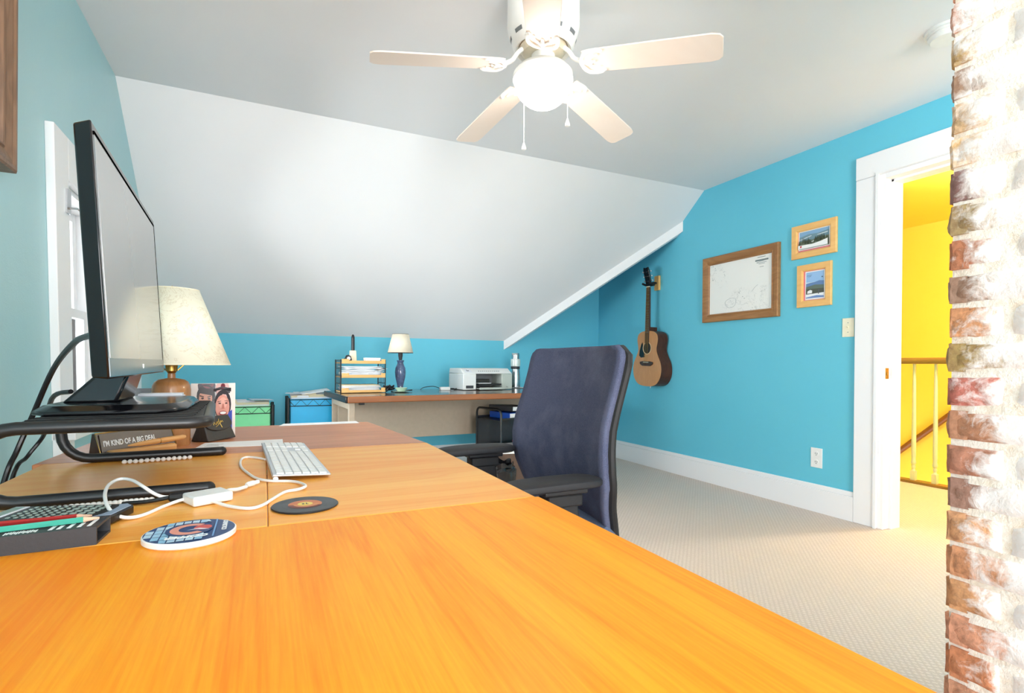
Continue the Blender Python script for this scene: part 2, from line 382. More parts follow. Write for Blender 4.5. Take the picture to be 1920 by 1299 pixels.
# left wall, with the window opening leaning a little
LEAN = .085
shy = lambda y, z: y+LEAN*(1.2-z)
wy0, wy1, wz0, wz1 = 2.60, 3.72, .70, 1.66
b = MB()
def wq(pts): b._add([(xL, y, z) for y, z in pts]+[(xL-.12, y, z) for y, z in pts], [tuple(range(len(pts))), tuple(range(2*len(pts)-1, len(pts)-1, -1))])
W = [(shy(wy0, wz0), wz0), (shy(wy1, wz0), wz0), (shy(wy1, wz1), wz1), (shy(wy0, wz1), wz1)]
wq([(yF, 0), (2.2, 0), (2.2, zc), (yF, zc)]); wq([(2.2, 0), (W[0]), (W[3]), (2.2, zc)]); wq([(2.2, 0), (yB, 0), W[1], W[0]])
wq([W[1], (yB, 0), (yB, zk), W[2]]); wq([W[3], W[2], (yB, zk), (yb, zc), (2.2, zc)])
struct(b.build('wall_left', 'turq_glare'))
# unseen wall behind the camera, broad opening added to let the fill light in
b = MB(); b.box(xL-.1, xR+.1, yF-.1, yF, 0, .25); b.box(xL-.1, xR+.1, yF-.1, yF, 2.35, zc+.05)
b.box(xL-.1, -.5, yF-.1, yF, .25, 2.35); b.box(3.1, xR+.1, yF-.1, yF, .25, 2.35)
struct(b.build('wall_front', 'turq'))
# baseboards
def board(name, x0, x1, y0, y1, h=.185):
    o = struct(MB().box(x0, x1, y0, y1, 0, h-.03).build(name, 'trim', bevel=.002))
    cx0, cx1, cy0, cy1 = x0, x1, y0, y1
    if x1-x0 < .1:
        if x1 > 1: cx0 = x0+.006
        else: cx1 = x1-.006
    else: cy0 = y0+.006
    struct(MB().box(cx0, cx1, cy0, cy1, h-.03, h).build('moulding', 'trim', o, bevel=.004)); return o
board('baseboard_right', xR-.02, xR, dy1+.14, yB); board('baseboard_back', xL, xR-.02, yB-.02, yB); board('baseboard_left', xL, xL+.02, yF, yB-.02)

# ---- door: casing, jamb, stop, strike
dr = tag(thing('door_1', None, None, (xR, 0, 0)), kind='structure')
b = MB(); b.box(-.022, 0, dy1, dy1+.14, 0, dz+.0); b.box(-.022, 0, dy0-.14, dy0, 0, dz); b.box(-.024, 0, dy0-.14, dy1+.14, dz, dz+.14); b.build('casing', 'trim', dr, bevel=.004)
b = MB(); b.box(-.031, -.0225, dy1+.001, dy1+.017, 0, dz+.001); b.box(-.031, -.0245, dy0, dy1+.017, dz+.0012, dz+.018); b.build('casing_bead', 'trim', dr)
b = MB(); b.box(-.012, .135, dy1-.03, dy1, 0, dz); b.box(-.012, .135, dy0, dy0+.03, 0, dz); b.box(-.012, .135, dy0+.03, dy1-.03, dz-.03, dz); b.build('jamb', 'trim', dr, bevel=.002)
b = MB(); b.box(.045, .135, dy1-.045, dy1-.03, 0, dz-.03); b.box(.045, .135, dy0+.03, dy1-.03, dz-.045, dz-.03); b.build('door_stop', 'trim', dr, bevel=.002)
b = MB(); b.box(.002, .032, dy1-.0335, dy1-.03, .90, .965); b.box(.010, .022, dy1-.037, dy1-.03, .92, .945); b.build('strike_plate', 'brass', dr, bevel=.001)

# ---- hall beyond the door
hx = 6.05
struct(MB().box(hx, hx+.1, .2, 5.2, -2.4, 2.6).build('wall_stairwell', 'yellow'))
struct(MB().box(xR+.12, hx, 4.3, 4.4, -2.4, 2.6).build('wall_hall_end', 'yellow'))
struct(MB().box(xR+.12, hx, .2, .3, -2.4, 2.6).build('wall_hall_near', 'yellow'))
struct(MB().box(xR+.12, hx, .2, 4.4, 2.42, 2.5).build('ceiling_hall', 'yellow'))
struct(MB().box(5.02, hx, .2, 4.4, -2.4, -2.3).build('floor_stairwell', 'carpet'))
struct(MB().box(5.0, 5.02, .3, 4.3, -.35, .0).build('trim_stairwell', 'oakrail'))
t = thing('balustrade', 'landing balustrade of cream turned spindles under an oak rail, beyond the doorway', 'railing', (4.955, 0, 0))
b = MB(); prof = [(-.032, 0), (-.036, .02), (-.028, .045), (-.02, .052), (.02, .052), (.028, .045), (.036, .02), (.032, 0)]
b._add([(x, y, 1.0+z) for y in (.35, 4.25) for x, z in prof], [tuple(range(8)), tuple(range(15, 7, -1))]+[(i, (i+1) % 8, 8+(i+1) % 8, 8+i) for i in range(8)])
b.build('handrail', 'oakrail', t, bevel=.003)
MB().box(-.045, .045, .35, 4.25, 0, .022).build('base_rail', 'oakrail', t, bevel=.004)
bal = MB(); bal.box(-.018, .018, -.018, .018, .022, .10)
bal.lathe([(.017, .10), (.011, .115), (.016, .135), (.012, .15), (.019, .165), (.017, .185), (.0145, .20), (.017, .23), (.0165, .4), (.0115, .95), (.0115, 1.003)], n=16)
s0 = None
for i in range(-6, 8):
    y = 2.44 + .158*i
    if y < .5 or y > 4.2: continue
    if s0 is None: s0 = bal.build('spindle', 'ivory', t, bevel=.002)
    else: s0_ = s0.copy(); COL.objects.link(s0_); s0_.parent = t; s0_.location = (0, y, 0)
    if s0.location.y == 0: s0.location.y = y
t = thing('stair_handrail', 'dark wooden handrail sloping down the yellow stairwell wall', 'handrail', (hx-.05, 0, 0))
h1, h2 = at(1683, 848, x=hx-.05), at(1770, 786, x=hx-.05); dd = (h2-h1).normalized()
P1, P2 = h1-dd*.9, h2+dd*1.5
MB().tube([(0, P1.y, P1.z), (0, P2.y, P2.z)], .028, 12).build('rail', mat('dark_rail_wood', (130, 78, 30), .4), t)
for q in (.25, .75): p = P1.lerp(P2, q); MB().tube([(0, p.y, p.z-.02), (.02, p.y, p.z-.06), (.05, p.y, p.z-.06)], .008, 8).build('bracket', 'brass', t)

# ---- window in the left wall
w = tag(thing('window_1', None, None, (xL, 0, 0)), kind='structure')
def sb(b, x0, x1, y0, y1, z0, z1): b.hexa([(x, shy(y, z), z) for z in (z0, z1) for y in (y0, y1) for x in (x0, x1)])
b = MB(); cw = .15
sb(b, 0, .028, wy0-cw, wy0, wz0-.10, wz1+.16); sb(b, 0, .028, wy1, wy1+cw, wz0-.10, wz1+.16); sb(b, 0, .028, wy0, wy1, wz1, wz1+.16); sb(b, 0, .022, wy0-cw, wy1+cw, wz0-.24, wz0-.10)
b.build('casing', 'trim', w, bevel=.003)
b = MB(); sb(b, -.11, .07, wy0-cw-.0, wy1+cw+.0, wz0-.03, wz0); b.build('window_sill', 'trim', w, bevel=.004)
b = MB(); sb(b, -.12, 0, wy0-.002, wy0+.02, wz0, wz1); sb(b, -.12, 0, wy1-.02, wy1+.002, wz0, wz1); sb(b, -.12, 0, wy0+.02, wy1-.02, wz1-.02, wz1+.002)
ym = (wy0+wy1)/2; sb(b, -.12, .0, ym-.05, ym+.05, wz0, wz1-.02); b.build('jamb', 'trim', w, bevel=.002)
zm = (wz0+wz1)/2
for (ya, yc) in ((wy0+.02, ym-.05), (ym+.05, wy1-.02)):
    for k_, (za, zb2, xo) in enumerate(((wz0, zm+.02, -.05), (zm-.02, wz1-.02, -.085))):
        b = MB(); sb(b, xo-.03, xo, ya, ya+.045, za, zb2); sb(b, xo-.03, xo, yc-.045, yc, za, zb2); sb(b, xo-.03, xo, ya+.045, yc-.045, za, za+.05); sb(b, xo-.03, xo, ya+.045, yc-.045, zb2-.04, zb2)
        s_ = b.build('sash', 'trim', w, bevel=.002)
        b = MB(); sb(b, xo-.017, xo-.013, ya+.04, yc-.04, za+.045, zb2-.035); b.build('pane', 'glass', s_)
p = V((0, 2.60, 1.56)); b = MB(); b.box(.028, .034, shy(2.555, 1.6), shy(2.60, 1.6), 1.53, 1.62); b.tube([(.034, shy(2.57, 1.55), 1.55), (.06, shy(2.57, 1.55), 1.55), (.065, shy(2.6, 1.55), 1.545)], .005, 8)
b.build('shade_bracket', 'chrome', w)
# neighbouring house seen through it
t = thing('neighbour_house', 'white clapboard house outside, glimpsed through the window at the left', 'house', (-6, 6, 0))
b = MB()
for i in range(36): z = -3+.17*i; b.hexa([(0, -9, z), (.03, -9, z), (0, 12, z), (.03, 12, z), (0, -9, z+.17), (.006, -9, z+.17), (0, 12, z+.17), (.006, 12, z+.17)])
b.build('clapboard_wall', 'siding', t)
MB().hexa([(-.5, -9, 3.1), (.55, -9, 3.1), (-.5, 12, 3.1), (.55, 12, 3.1), (-.5, -9, 3.25), (.55, -9, 3.25), (-.5, 12, 3.25), (.55, 12, 3.25)]).build('eave', 'siding', t)
ms_ = mat('slate_blue_shutter', (120, 150, 175), .6)
for q in (-3, 1): MB().box(.0, .06, q, q+1, .2, 1.8).build('shutter', ms_, t)
struct(MB().box(-40, xL-.4, -30, 40, -3.1, -3).build('ground', mat('lawn', (170, 176, 150), .9)))

# ---- brick chimney
cx_, cy_ = 1.258, .604
t = tag(thing('chimney', 'worn brick chimney with patchy whitewash standing beside the near table', 'chimney', (cx_, cy_, 0)), kind='structure')
MB().box(.008, .62, -.95, -.008, 0, zc).build('mortar', 'mortar', t)
b = MB(); cols = [(206, 144, 112), (186, 138, 104), (220, 170, 124), (204, 148, 126), (178, 140, 108), (228, 186, 142), (196, 122, 98), (156, 118, 98)]
rnd = random.Random(3); ch = .0685
def brick(o, ux, uy, ln, seed, col=None):
    """rounded irregular brick; o corner, ux along, uy inward"""
    h_, dp = .0575+rnd.uniform(-.003, .003), .06; nu, nv = 8, 5
    b.col = col or lin(tuple(max(0, min(255, q+rnd.uniform(-14, 14))) for q in rnd.choice(cols)))
    sh = rnd.uniform(-.004, .003)
    def fn(i, j):
        a, c = (i-.5)*2, (j-.5)*2
        rr = max(abs(a)**6, abs(c)**5); rr2 = min(1, (abs(a)**7+abs(c)**5))
        p = o+ux*(ln*(i))+V((0, 0, 1))*(h_*j)
        q = p*22; nz = noise.noise(q+V((seed*3.1, 0, 0)))*.004+noise.noise(q*3.5)*.0022
        wob = V((0, 0, 1))*noise.noise(p*9+V((0, seed, 0)))*.004
        return p+wob+uy*(sh+rr2*.011+nz)
    b.grid(fn, 10, 6)
    for e in (0, 1):
        b._add([fn(e, j/6) for j in range(7)]+[fn(e, j/6)+uy*.03 for j in range(7)], [(j, j+1, 8+j, 7+j) for j in range(6)])
        b._add([fn(j/10, e) for j in range(11)]+[fn(j/10, e)+uy*.03 for j in range(11)], [(j, j+1, 12+j, 11+j) for j in range(10)])
z = .004; row = 0
while z < zc-.02:
    cc = lin(tuple(max(0, min(255, q+rnd.uniform(-14, 14))) for q in rnd.choice(cols)))
    y = 0.0; first = .1 if row % 2 else .205; k_ = 0
    while y > -.9:
        ln = first if k_ == 0 else .205
        brick(V((0, y-rnd.uniform(.0, .003), z)), V((0, -1, 0)), V((1, 0, 0)), ln-.009, row*17+k_, cc if k_ == 0 else None); y -= ln; k_ += 1
    x = 0.0; first = .205 if row % 2 else .1; k_ = 0
    while x < .58:
        ln = min(first if k_ == 0 else .205, .62-x)
        brick(V((x+.002, 0, z)), V((1, 0, 0)), V((0, -1, 0)), ln-.009, row*31+k_+500, cc if k_ == 0 else None); x += ln; k_ += 1
    z += ch; row += 1
b.build('brickwork', 'brick', t, ang=60)

# ------------------------------------------------------------------ ceiling fan
fc = V((.989, 1.849, 0))
t = thing('ceiling_fan', 'white five-blade ceiling fan with a lit bowl light', 'ceiling fan', (fc.x, fc.y, zc))
Z = lambda z: z-zc
MB().lathe([(.03, 0), (.142, 0), (.143, Z(2.30)), (.138, Z(2.275)), (.118, Z(2.215)), (.11, Z(2.208)), (.105, Z(2.21)), (.085, Z(2.235)), (.03, Z(2.235))], n=48).build('motor_housing', 'fanwhite', t)
hs = t.children[0]
for i in range(10):
    b = MB(); a0 = 2*pi*i/10+.1
    pts = []
    for jz, rr in ((2.252, .1315), (2.238, .1262)):
        for q in range(5): a = a0+.3*q/4; pts.append((rr*cos(a), rr*sin(a), Z(jz)))
    b._add(pts, [(q, q+1, 6+q, 5+q) for q in range(4)]); b.build('vent_slot', 'grey', hs)
MB().lathe([(.02, Z(2.24)), (.09, Z(2.235)), (.095, Z(2.215)), (.08, Z(2.195)), (.05, Z(2.19)), (.02, Z(2.19))], n=40).build('flywheel', mat('cream_flywheel', (226, 214, 190), .4), t)
MB().lathe([(.02, Z(2.20)), (.046, Z(2.19)), (.048, Z(2.15)), (.06, Z(2.146)), (.02, Z(2.146))], n=32).build('switch_housing', 'fanwhite', t)
MB().lathe([(.02, Z(2.150)), (.06, Z(2.149)), (.10, Z(2.135)), (.117, Z(2.115)), (.119, Z(2.092)), (.112, Z(2.09)), (.02, Z(2.10))], n=48).build('light_fitter', 'fanwhite', t)
g = [(.113*cos(a), Z(2.092)-.108*sin(a)) for a in [pi/2*i/12 for i in range(12)]]+[(.002, Z(1.984))]
MB().lathe([(.09, Z(2.10))]+g, n=48).build('globe', 'globe', t)
PITCH = R(-11)
for k_ in range(5):
    az = 2.954-k_*2*pi/5
    mt = Matrix.Rotation(az, 4, 'Z')
    droop = math.atan2(.05, .50)
    mb_ = mt @ T(.165, 0, Z(2.135)) @ Matrix.Rotation(droop, 4, 'Y') @ Matrix.Rotation(PITCH, 4, 'X')
    b = MB(); b.M = mb_
    out = [(0, -.052), (.03, -.058), (.25, -.063), (.46, -.066), (.488, -.060), (.5, -.045), (.5, .045), (.488, .060), (.46, .066), (.25, .063), (.03, .058), (0, .052)]
    b.prism(out, -.003, .003); bl = b.build('blade', 'blade', t, bevel=.0015)
    b = MB(); b.M = mt
    b.tube(smooth([(.085, 0, Z(2.205)), (.105, 0, Z(2.185)), (.125, 0, Z(2.155)), (.15, 0, Z(2.14)), (.17, 0, Z(2.13))], 4), [.009]*17, 10)
    b.M = mb_
    for sg in (1, -1):
        b.tube(smooth([(-.01, 0, -.006), (.0, sg*.03, -.008), (.02, sg*.052, -.007), (.06, sg*.056, -.005), (.075, sg*.045, -.004)], 5), [.0075]*21, 8)
        b.tube(smooth([(.0, 0, -.006), (.022, sg*.012, -.008), (.04, sg*.028, -.007), (.06, sg*.03, -.005)], 4), [.005]*13, 8)
    b.tube([(-.01, 0, -.006), (.045, 0, -.006)], .006, 8)
    b.ball((.03, 0, -.008), .009, 10, 6)
    b.build('blade_iron', 'fanwhite', bl)
for px, yy, top in (((982, 282), 1.93, 2.10), ((1064, 238), 1.735, 2.105)):
    p = at(*px, y=yy); q = V((p.x-fc.x, p.y-fc.y, p.z-zc))
    c_ = MB(); c_.tube([(q.x, q.y, Z(top)), (q.x, q.y, q.z+.03)], .0016, 6)
    c_ = c_.build('pull_chain', 'fanwhite', t)
    MB().lathe([(.001, .034), (.003, .03), (.0095, .010), (.009, .003), (.003, 0), (.001, 0)], (q.x, q.y, q.z), 14).build('pull_fob', 'fanwhite', c_)
t = thing('smoke_detector', 'white round smoke detector on the ceiling beside the chimney', 'smoke detector', (2.70, 1.30, zc))
MB().lathe([(.02, 0), (.082, 0), (.082, -.012), (.02, -.012)], n=40).build('base', 'white', t)
MB().lathe([(.02, -.012), (.072, -.012), (.072, -.02), (.066, -.022), (.066, -.028), (.07, -.03), (.06, -.045), (.02, -.047)], n=40).build('cover', 'white', t)

# ------------------------------------------------------------------ right wall: frames, switch, outlet, guitar
def frame_mesh(w_, h_, prof):
    """mitred moulding: prof = (inset, height)"""
    b = MB(); n = len(prof); vs = []
    for ins, hh in prof:
        for sx, sy in ((-1, -1), (1, -1), (1, 1), (-1, 1)): vs.append((sx*(w_/2-ins), sy*(h_/2-ins), hh))
    fs = [(i*4+j, i*4+(j+1) % 4, (i+1)*4+(j+1) % 4, (i+1)*4+j) for i in range(n-1) for j in range(4)]
    return b._add(vs, fs)
def art(shapes, z0=0, step=.0003, mp=None):
    b = MB()
    for i, (c, pts) in enumerate(shapes):
        b.col = lin(c)
        b.poly([(x, y, z0+i*step) if mp is None else mp(x, y, z0+i*step) for x, y in pts])
    return b
RW = lambda y, z: (xR, y, z)
t = thing('framed_chart', 'large framed white chart with faint grey line drawing on the turquoise wall', 'picture frame', RW(2.99, 1.597), mtx=WR)
frame_mesh(.725, .535, [(0, 0), (0, .024), (.006, .03), (.03, .026), (.05, .018), (.054, .022), (.06, .02), (.066, .008), (.066, 0)]).build('frame', 'pinedark', t, ang=25)
MB().box(-.30, .30, -.205, .205, .004, .007).build('chart_sheet', 'chart', t)
b = MB(); rr = random.Random(5)
b.col = lin((120, 132, 134))
for (x0, x1, yy, hh) in ((.15, .265, .165, .012), (.17, .24, .188, .004), (.165, .25, .147, .003), (.18, .235, .138, .003), (.19, .225, .115, .003)):
    b.box(x0, x1, yy-hh/2, yy+hh/2, .0071, .0074)
b.build('title_lettering', 'print', t); b = MB(); b.col = lin((120, 132, 134)); b.tube([(.16, .150, .0074), (.2, .156, .0074), (.255, .162, .0074)], .0012, 6); b.build('title_underline', 'print', t); b = MB(); b.col = lin((150, 158, 160))
b.tube(smooth([(-.13, -.11, .0074), (-.08, -.09, .0074), (-.03, -.10, .0074), (-.04, -.15, .0074), (-.09, -.165, .0074), (-.13, -.14, .0074)], 4, True), .001, 5, True); b.build('chart_outline', 'print', t); b = MB(); b.col = lin((150, 158, 160))
b.tube(smooth([(.12, -.06, .0074), (.15, -.03, .0074), (.175, -.015, .0074)], 4), .001, 5)
b.build('chart_outline', 'print', t)
def snow_picture(lbl, y, z, w_, h_, shapes, pw, ph, off=(0, 0), notch=None):
    t = thing('picture_frame', lbl, 'picture frame', RW(y, z), mtx=WR, group='pine framed ski photographs')
    frame_mesh(w_, h_, [(0, 0), (0, .014), (.003, .017), (.036, .017), (.044, .012), (.046, .0), ]).build('frame', 'pine', t, ang=25)
    MB().box(-w_/2+.044, w_/2-.044, -h_/2+.044, h_/2-.044, .002, .004).build('mat_board', mat('pink_mat', (226, 130, 140), .8), t)
    a_ = art([((246, 246, 246), [(-pw/2-.006, -ph/2-.006), (pw/2+.006, -ph/2-.006), (pw/2+.006, ph/2+.006), (-pw/2-.006, ph/2+.006)])]+[(c, [(x*pw/2, yv*ph/2) for x, yv in pts]) for c, pts in shapes], .0042)
    a_.v = [(x+off[0], yv+off[1], zz) for x, yv, zz in a_.v]
    a_.build('photo', 'print', t, fix=False)
rr = random.Random(9)
trees = [((70, 82, 62), [(x-.05, yv), (x+.05, yv), (x, yv+.35+rr.uniform(0, .3))]) for x, yv in [(rr.uniform(.1, .97), rr.uniform(-.45, -.1)) for _ in range(26)]+[(rr.uniform(-.97, .1), rr.uniform(-.55, -.3)) for _ in range(18)]]
snow_picture('pine framed wide ski photo above the upright one on turquoise wall', 2.372, 1.828, .322, .229, [
    ((128, 170, 206), [(-1, -1), (1, -1), (1, 1), (-1, 1)]), ((112, 146, 160), [(-1, -1), (1, -1), (1, .72), (.3, .55), (-.4, .62), (-1, .42)]),
    ((236, 240, 244), [(-1, .12), (-.2, .42), (-.15, .38), (-.9, .1)]), ((236, 240, 244), [(.2, .38), (.95, .5), (.9, .42), (.3, .34)]),
    ((120, 132, 110), [(-1, -1), (1, -1), (1, .1), (.4, -.02), (-.3, -.1), (-1, -.05)]), ((236, 240, 244), [(-.2, -.3), (.2, -.08), (.15, -.2), (-.1, -.36)])]+trees+[
    ((238, 240, 240), [(-1, -1), (1, -1), (1, -.3), (.5, -.5), (0, -.62), (-1, -.55)]), ((200, 60, 60), [(-.86, -.85), (-.76, -.85), (-.74, -.62), (-.84, -.6)]), ((60, 70, 80), [(-.1, -.6), (-.06, -.6), (-.06, -.42), (-.1, -.42)])], .212, .118, (0, .006))
snow_picture('upright pine framed photo of a skier below blue hills, under the wide one', 2.366, 1.520, .246, .290, [
    ((150, 190, 232), [(-1, -1), (1, -1), (1, 1), (-1, 1)]), ((205, 226, 240), [(-1, -1), (1, -1), (1, .2), (-1, .25)]),
    ((96, 130, 178), [(-1, -1), (1, -1), (1, .25), (.5, .3), (0, .22), (-.5, .2), (-1, .15)]), ((96, 112, 100), [(-1, -1), (1, -1), (1, -.05), (0, .02), (-1, -.1)]),
    ((78, 84, 72), [(-1, -1), (1, -1), (1, -.3), (-1, -.25)]), ((240, 242, 246), [(-1, -1), (1, -1), (1, -.62), (-1, -.66)]), ((110, 140, 196), [(-1, -.95), (1, -.98), (1, -.85), (.2, -.78), (-1, -.88)]),
    ((236, 238, 240), [(-.85, -.6), (-.3, -.6), (-.28, -.4), (-.5, -.34), (-.8, -.42)]), ((84, 88, 104), [(.38, -.7), (.48, -.7), (.5, -.36), (.42, -.34)]), ((70, 80, 100), [(.75, .5), (.9, .5), (.88, .58), (.76, .58)]),
    ((90, 110, 140), [(-.9, .72), (-.3, .76), (-.3, .78), (-.9, .74)]), ((90, 110, 140), [(-.7, .64), (-.4, .66), (-.4, .68), (-.7, .66)])], .128, .180, (.004, 0))
t = thing('light_switch', 'ivory toggle switch plate on the turquoise wall beside the door', 'light switch', RW(2.136, 1.22), mtx=WR)
MB().box(-.038, .038, -.06, .06, 0, .005).build('plate', 'ivory', t, bevel=.003)
b = MB(); b.box(-.005, .005, -.012, .012, .005, .0065); b.hexa([(-.004, -.002, .006), (.004, -.002, .006), (-.004, .006, .006), (.004, .006, .006), (-.003, .006, .018), (.003, .006, .018), (-.003, .011, .017), (.003, .011, .017)]); b.build('toggle', 'ivory', t)
for s_ in (1, -1): MB().cyl((0, s_*.03, .005), (0, s_*.03, .0062), .003, n=10).build('screw', 'chrome', t)
t = thing('wall_outlet', 'white double power outlet low on the turquoise wall above the baseboard', 'power outlet', RW(2.34, .36), mtx=WR)
MB().box(-.041, .041, -.066, .066, 0, .005).build('plate', 'white', t, bevel=.003)
for s_ in (1, -1):
    r_ = MB().lathe([(.001, .007), (.016, .007), (.017, .004)], (0, s_*.028, 0), 20).build('receptacle', 'white', t)
    b = MB(); b.box(-.008, -.005, s_*.028-.003, s_*.028+.007, .0068, .0074); b.box(.005, .008, s_*.028-.003, s_*.028+.006, .0068, .0074); b.cyl((0, s_*.028-.009, .0066), (0, s_*.028-.009, .0074), .003, n=8); b.build('slot', 'dark_gap', r_)

# guitar, hung flat by its head, front face standing off the wall
gx = xR-.135
pb, pn, pt = at(1211.5, 724, x=gx), at(1216, 538, x=gx), at(1225, 506, x=gx)
ax = (pn-pb); gl_ = ax.length; axn = ax.normalized(); wdt = V((-1, 0, 0)).cross(axn)   # image-right along the wall
gm = Matrix((( -axn.cross(V((-1,0,0))).x, 0, 0, 0),)*1+((0, 0, 0, 0),)*3) if False else Matrix.Identity(4)
xa = axn.cross(V((-1, 0, 0))).normalized(); xa = xa if xa.y < 0 else -xa
gm = Matrix((xa, axn, V((-1, 0, 0)))).transposed().to_4x4()
t = thing('acoustic_guitar', 'natural-top acoustic guitar hanging on the turquoise wall', 'guitar', pb, mtx=gm)
sc = gl_/.92                                    # nut to tail about .92 m at true size
half = [(0, 0), (.08, .006), (.14, .03), (.183, .085), (.198, .15), (.188, .215), (.155, .275), (.132, .32), (.128, .355), (.138, .40), (.143, .44), (.13, .48), (.095, .503), (.05, .512), (0, .513)]
hs_ = smooth([(x, y, 0) for x, y in half], 4); hs_ = [(p.x*sc, p.y*sc) for p in hs_]
outl = hs_+[(-x, y) for x, y in reversed(hs_[1:-1])]
b = MB(); b.prism(outl, -.004, 0); b.build('top', 'spruce', t, bevel=.0015)
b = MB(); n_ = len(outl); dep = [-.1362+.022*(y/(.513*sc)) for x, y in outl]
b._add([(x, y, -.004) for x, y in outl]+[(x, y, d_) for (x, y), d_ in zip(outl, dep)], [(i, (i+1) % n_, n_+(i+1) % n_, n_+i) for i in range(n_)]+[tuple(range(n_, 2*n_))]); b.build('back_and_sides', 'mahog', t)
shy_ = .355*sc
MB().lathe([(.001, .0006), (.05*sc, .0006), (.051*sc, .0)], (0, shy_, 0), 36).build('sound_hole', 'dark_gap', t)
b = MB(); b.tube([(.056*sc*cos(a), shy_+.056*sc*sin(a), 0) for a in [2*pi*i/40 for i in range(40)]], .0035, 6, True); b.build('rosette', 'rosette', t)
pg = [(-.03, .27), (-.085, .265), (-.11, .285), (-.105, .33), (-.085, .385), (-.068, .41), (-.058, .38), (-.06, .345), (-.045, .315), (-.03, .305)]
MB().prism([(x*sc, y*sc) for x, y in pg], 0, .0014).build('pickguard', mat('black_pickguard', (20, 18, 18), .2), t)
br = [(-.09, .208), (-.055, .19), (.055, .19), (.09, .208), (.09, .226), (.05, .232), (-.05, .232), (-.09, .226)]
o = MB().prism([(x*sc, y*sc) for x, y in br], 0, .010*sc).build('bridge', 'rosew', t, bevel=.002)
MB().box(-.037*sc, .037*sc, .222*sc, .226*sc, .008*sc, .014*sc).build('saddle', 'ivory', o)
b = MB(); b.hexa([(-.022*sc, .51*sc, -.02*sc), (.022*sc, .51*sc, -.02*sc), (-.018*sc, .92*sc, -.014*sc), (.018*sc, .92*sc, -.014*sc), (-.027*sc, .51*sc, .002), (.027*sc, .51*sc, .002), (-.021*sc, .92*sc, .002), (.021*sc, .92*sc, .002)])
b.box(-.03*sc, .03*sc, .505*sc, .55*sc, -.09*sc, .0); b.build('neck', 'mahog', t, bevel=.005)
o = MB().hexa([(-.028*sc, .40*sc, .001), (.028*sc, .40*sc, .001), (-.022*sc, .92*sc, .001), (.022*sc, .92*sc, .001), (-.027*sc, .40*sc, .007), (.027*sc, .40*sc, .007), (-.0215*sc, .92*sc, .007), (.0215*sc, .92*sc, .007)]).build('fretboard', 'rosew', t, bevel=.001)
for i in range(1, 19): y = (.92-.65*(1-2**(-i/12)))*sc; hwf = (.022+.0055*(.92-y/sc)/.5)*sc; MB().box(-hwf, hwf, y-.001, y+.001, .007, .0082).build('fret', 'chrome', o)
MB().box(-.022*sc, .022*sc, .918*sc, .926*sc, .0, .010).build('nut', 'ivory', t)
hd = MB(); hd.M = T(0, .924*sc, 0) @ Matrix.Rotation(R(14), 4, 'X')
hd.prism([(x*sc, y*sc) for x, y in [(-.022, 0), (.022, 0), (.034, .04), (.037, .15), (.028, .178), (.0, .17), (-.028, .178), (-.037, .15), (-.034, .04)]], -.016*sc, .0); o = hd.build('headstock', mat('black_headstock', (24, 20, 20), .15, coat=.5), t, bevel=.002)
for s_ in (1, -1):
    for i in range(3):
        b = MB(); b.M = hd.M; y = (.05+.043*i)*sc
        b.cyl((s_*.02*sc, y, -.016*sc), (s_*.02*sc, y, .010*sc), .0035*sc, n=10); b.cyl((s_*.034*sc, y, -.01*sc), (s_*.05*sc, y, -.01*sc), .003*sc, n=8); b.ball((s_*.056*sc, y, -.01*sc), .009*sc, 10, 6, (.8, 1.1, .5)); b.build('tuner', 'chrome', o)
for i in range(6):
    x0, x1 = (-.027+.0108*i)*sc, (-.0175+.007*i)*sc
    b = MB(); b.tube([(x0, .212*sc, .013*sc), (x1, .922*sc, .011)], .0006, 5); b.build('string', 'brass', t)
b = MB(); b.tube([(0, 0, -.05*sc), (0, -.012*sc, -.05*sc)], .004*sc, 8); b.ball((0, -.014*sc, -.05*sc), .006*sc); b.build('strap_button', 'chrome', t)
hb = at(1234.5, 531, x=xR)
t = thing('guitar_hanger', 'small pine block hanger with black padded yoke holding the guitar neck', 'wall hanger', hb, mtx=WR)
MB().box(-.032, .032, -.068, .068, 0, .024).build('block', 'pine', t, bevel=.004)
nl = WR.to_3x3().inverted() @ ((pb+axn*gl_*1.0) - hb)
b = MB(); b.tube(smooth([(0, 0, .024), (0, 0, .07), (nl.x, nl.y+.022, .095)], 5), .008, 8)
for s_ in (1, -1): b.tube(smooth([(nl.x, nl.y+.022, .095), (nl.x+s_*.035, nl.y+.02, .10), (nl.x+s_*.047, nl.y+.024, .13), (nl.x+s_*.05, nl.y+.034, .165)], 5), .011, 8)
b.build('yoke', 'rubber', t)

# frame on the left wall, only its corner in view
t = thing('picture_frame', 'brown wooden frame corner on the left wall above the monitor', 'picture frame', (xL, 1.505, 2.028), mtx=WL)
frame_mesh(1.12, 1.0, [(0, 0), (0, .036), (.006, .04), (.016, .04), (.022, .034), (.03, .036), (.055, .026), (.06, .03), (.066, .028), (.072, .012), (.074, 0)]).build('frame', 'frame_old', t, ang=25)
MB().box(-.49, .49, -.43, .43, .003, .006).build('mat_board', mat('tan_mat_board', (206, 178, 130), .8), t)

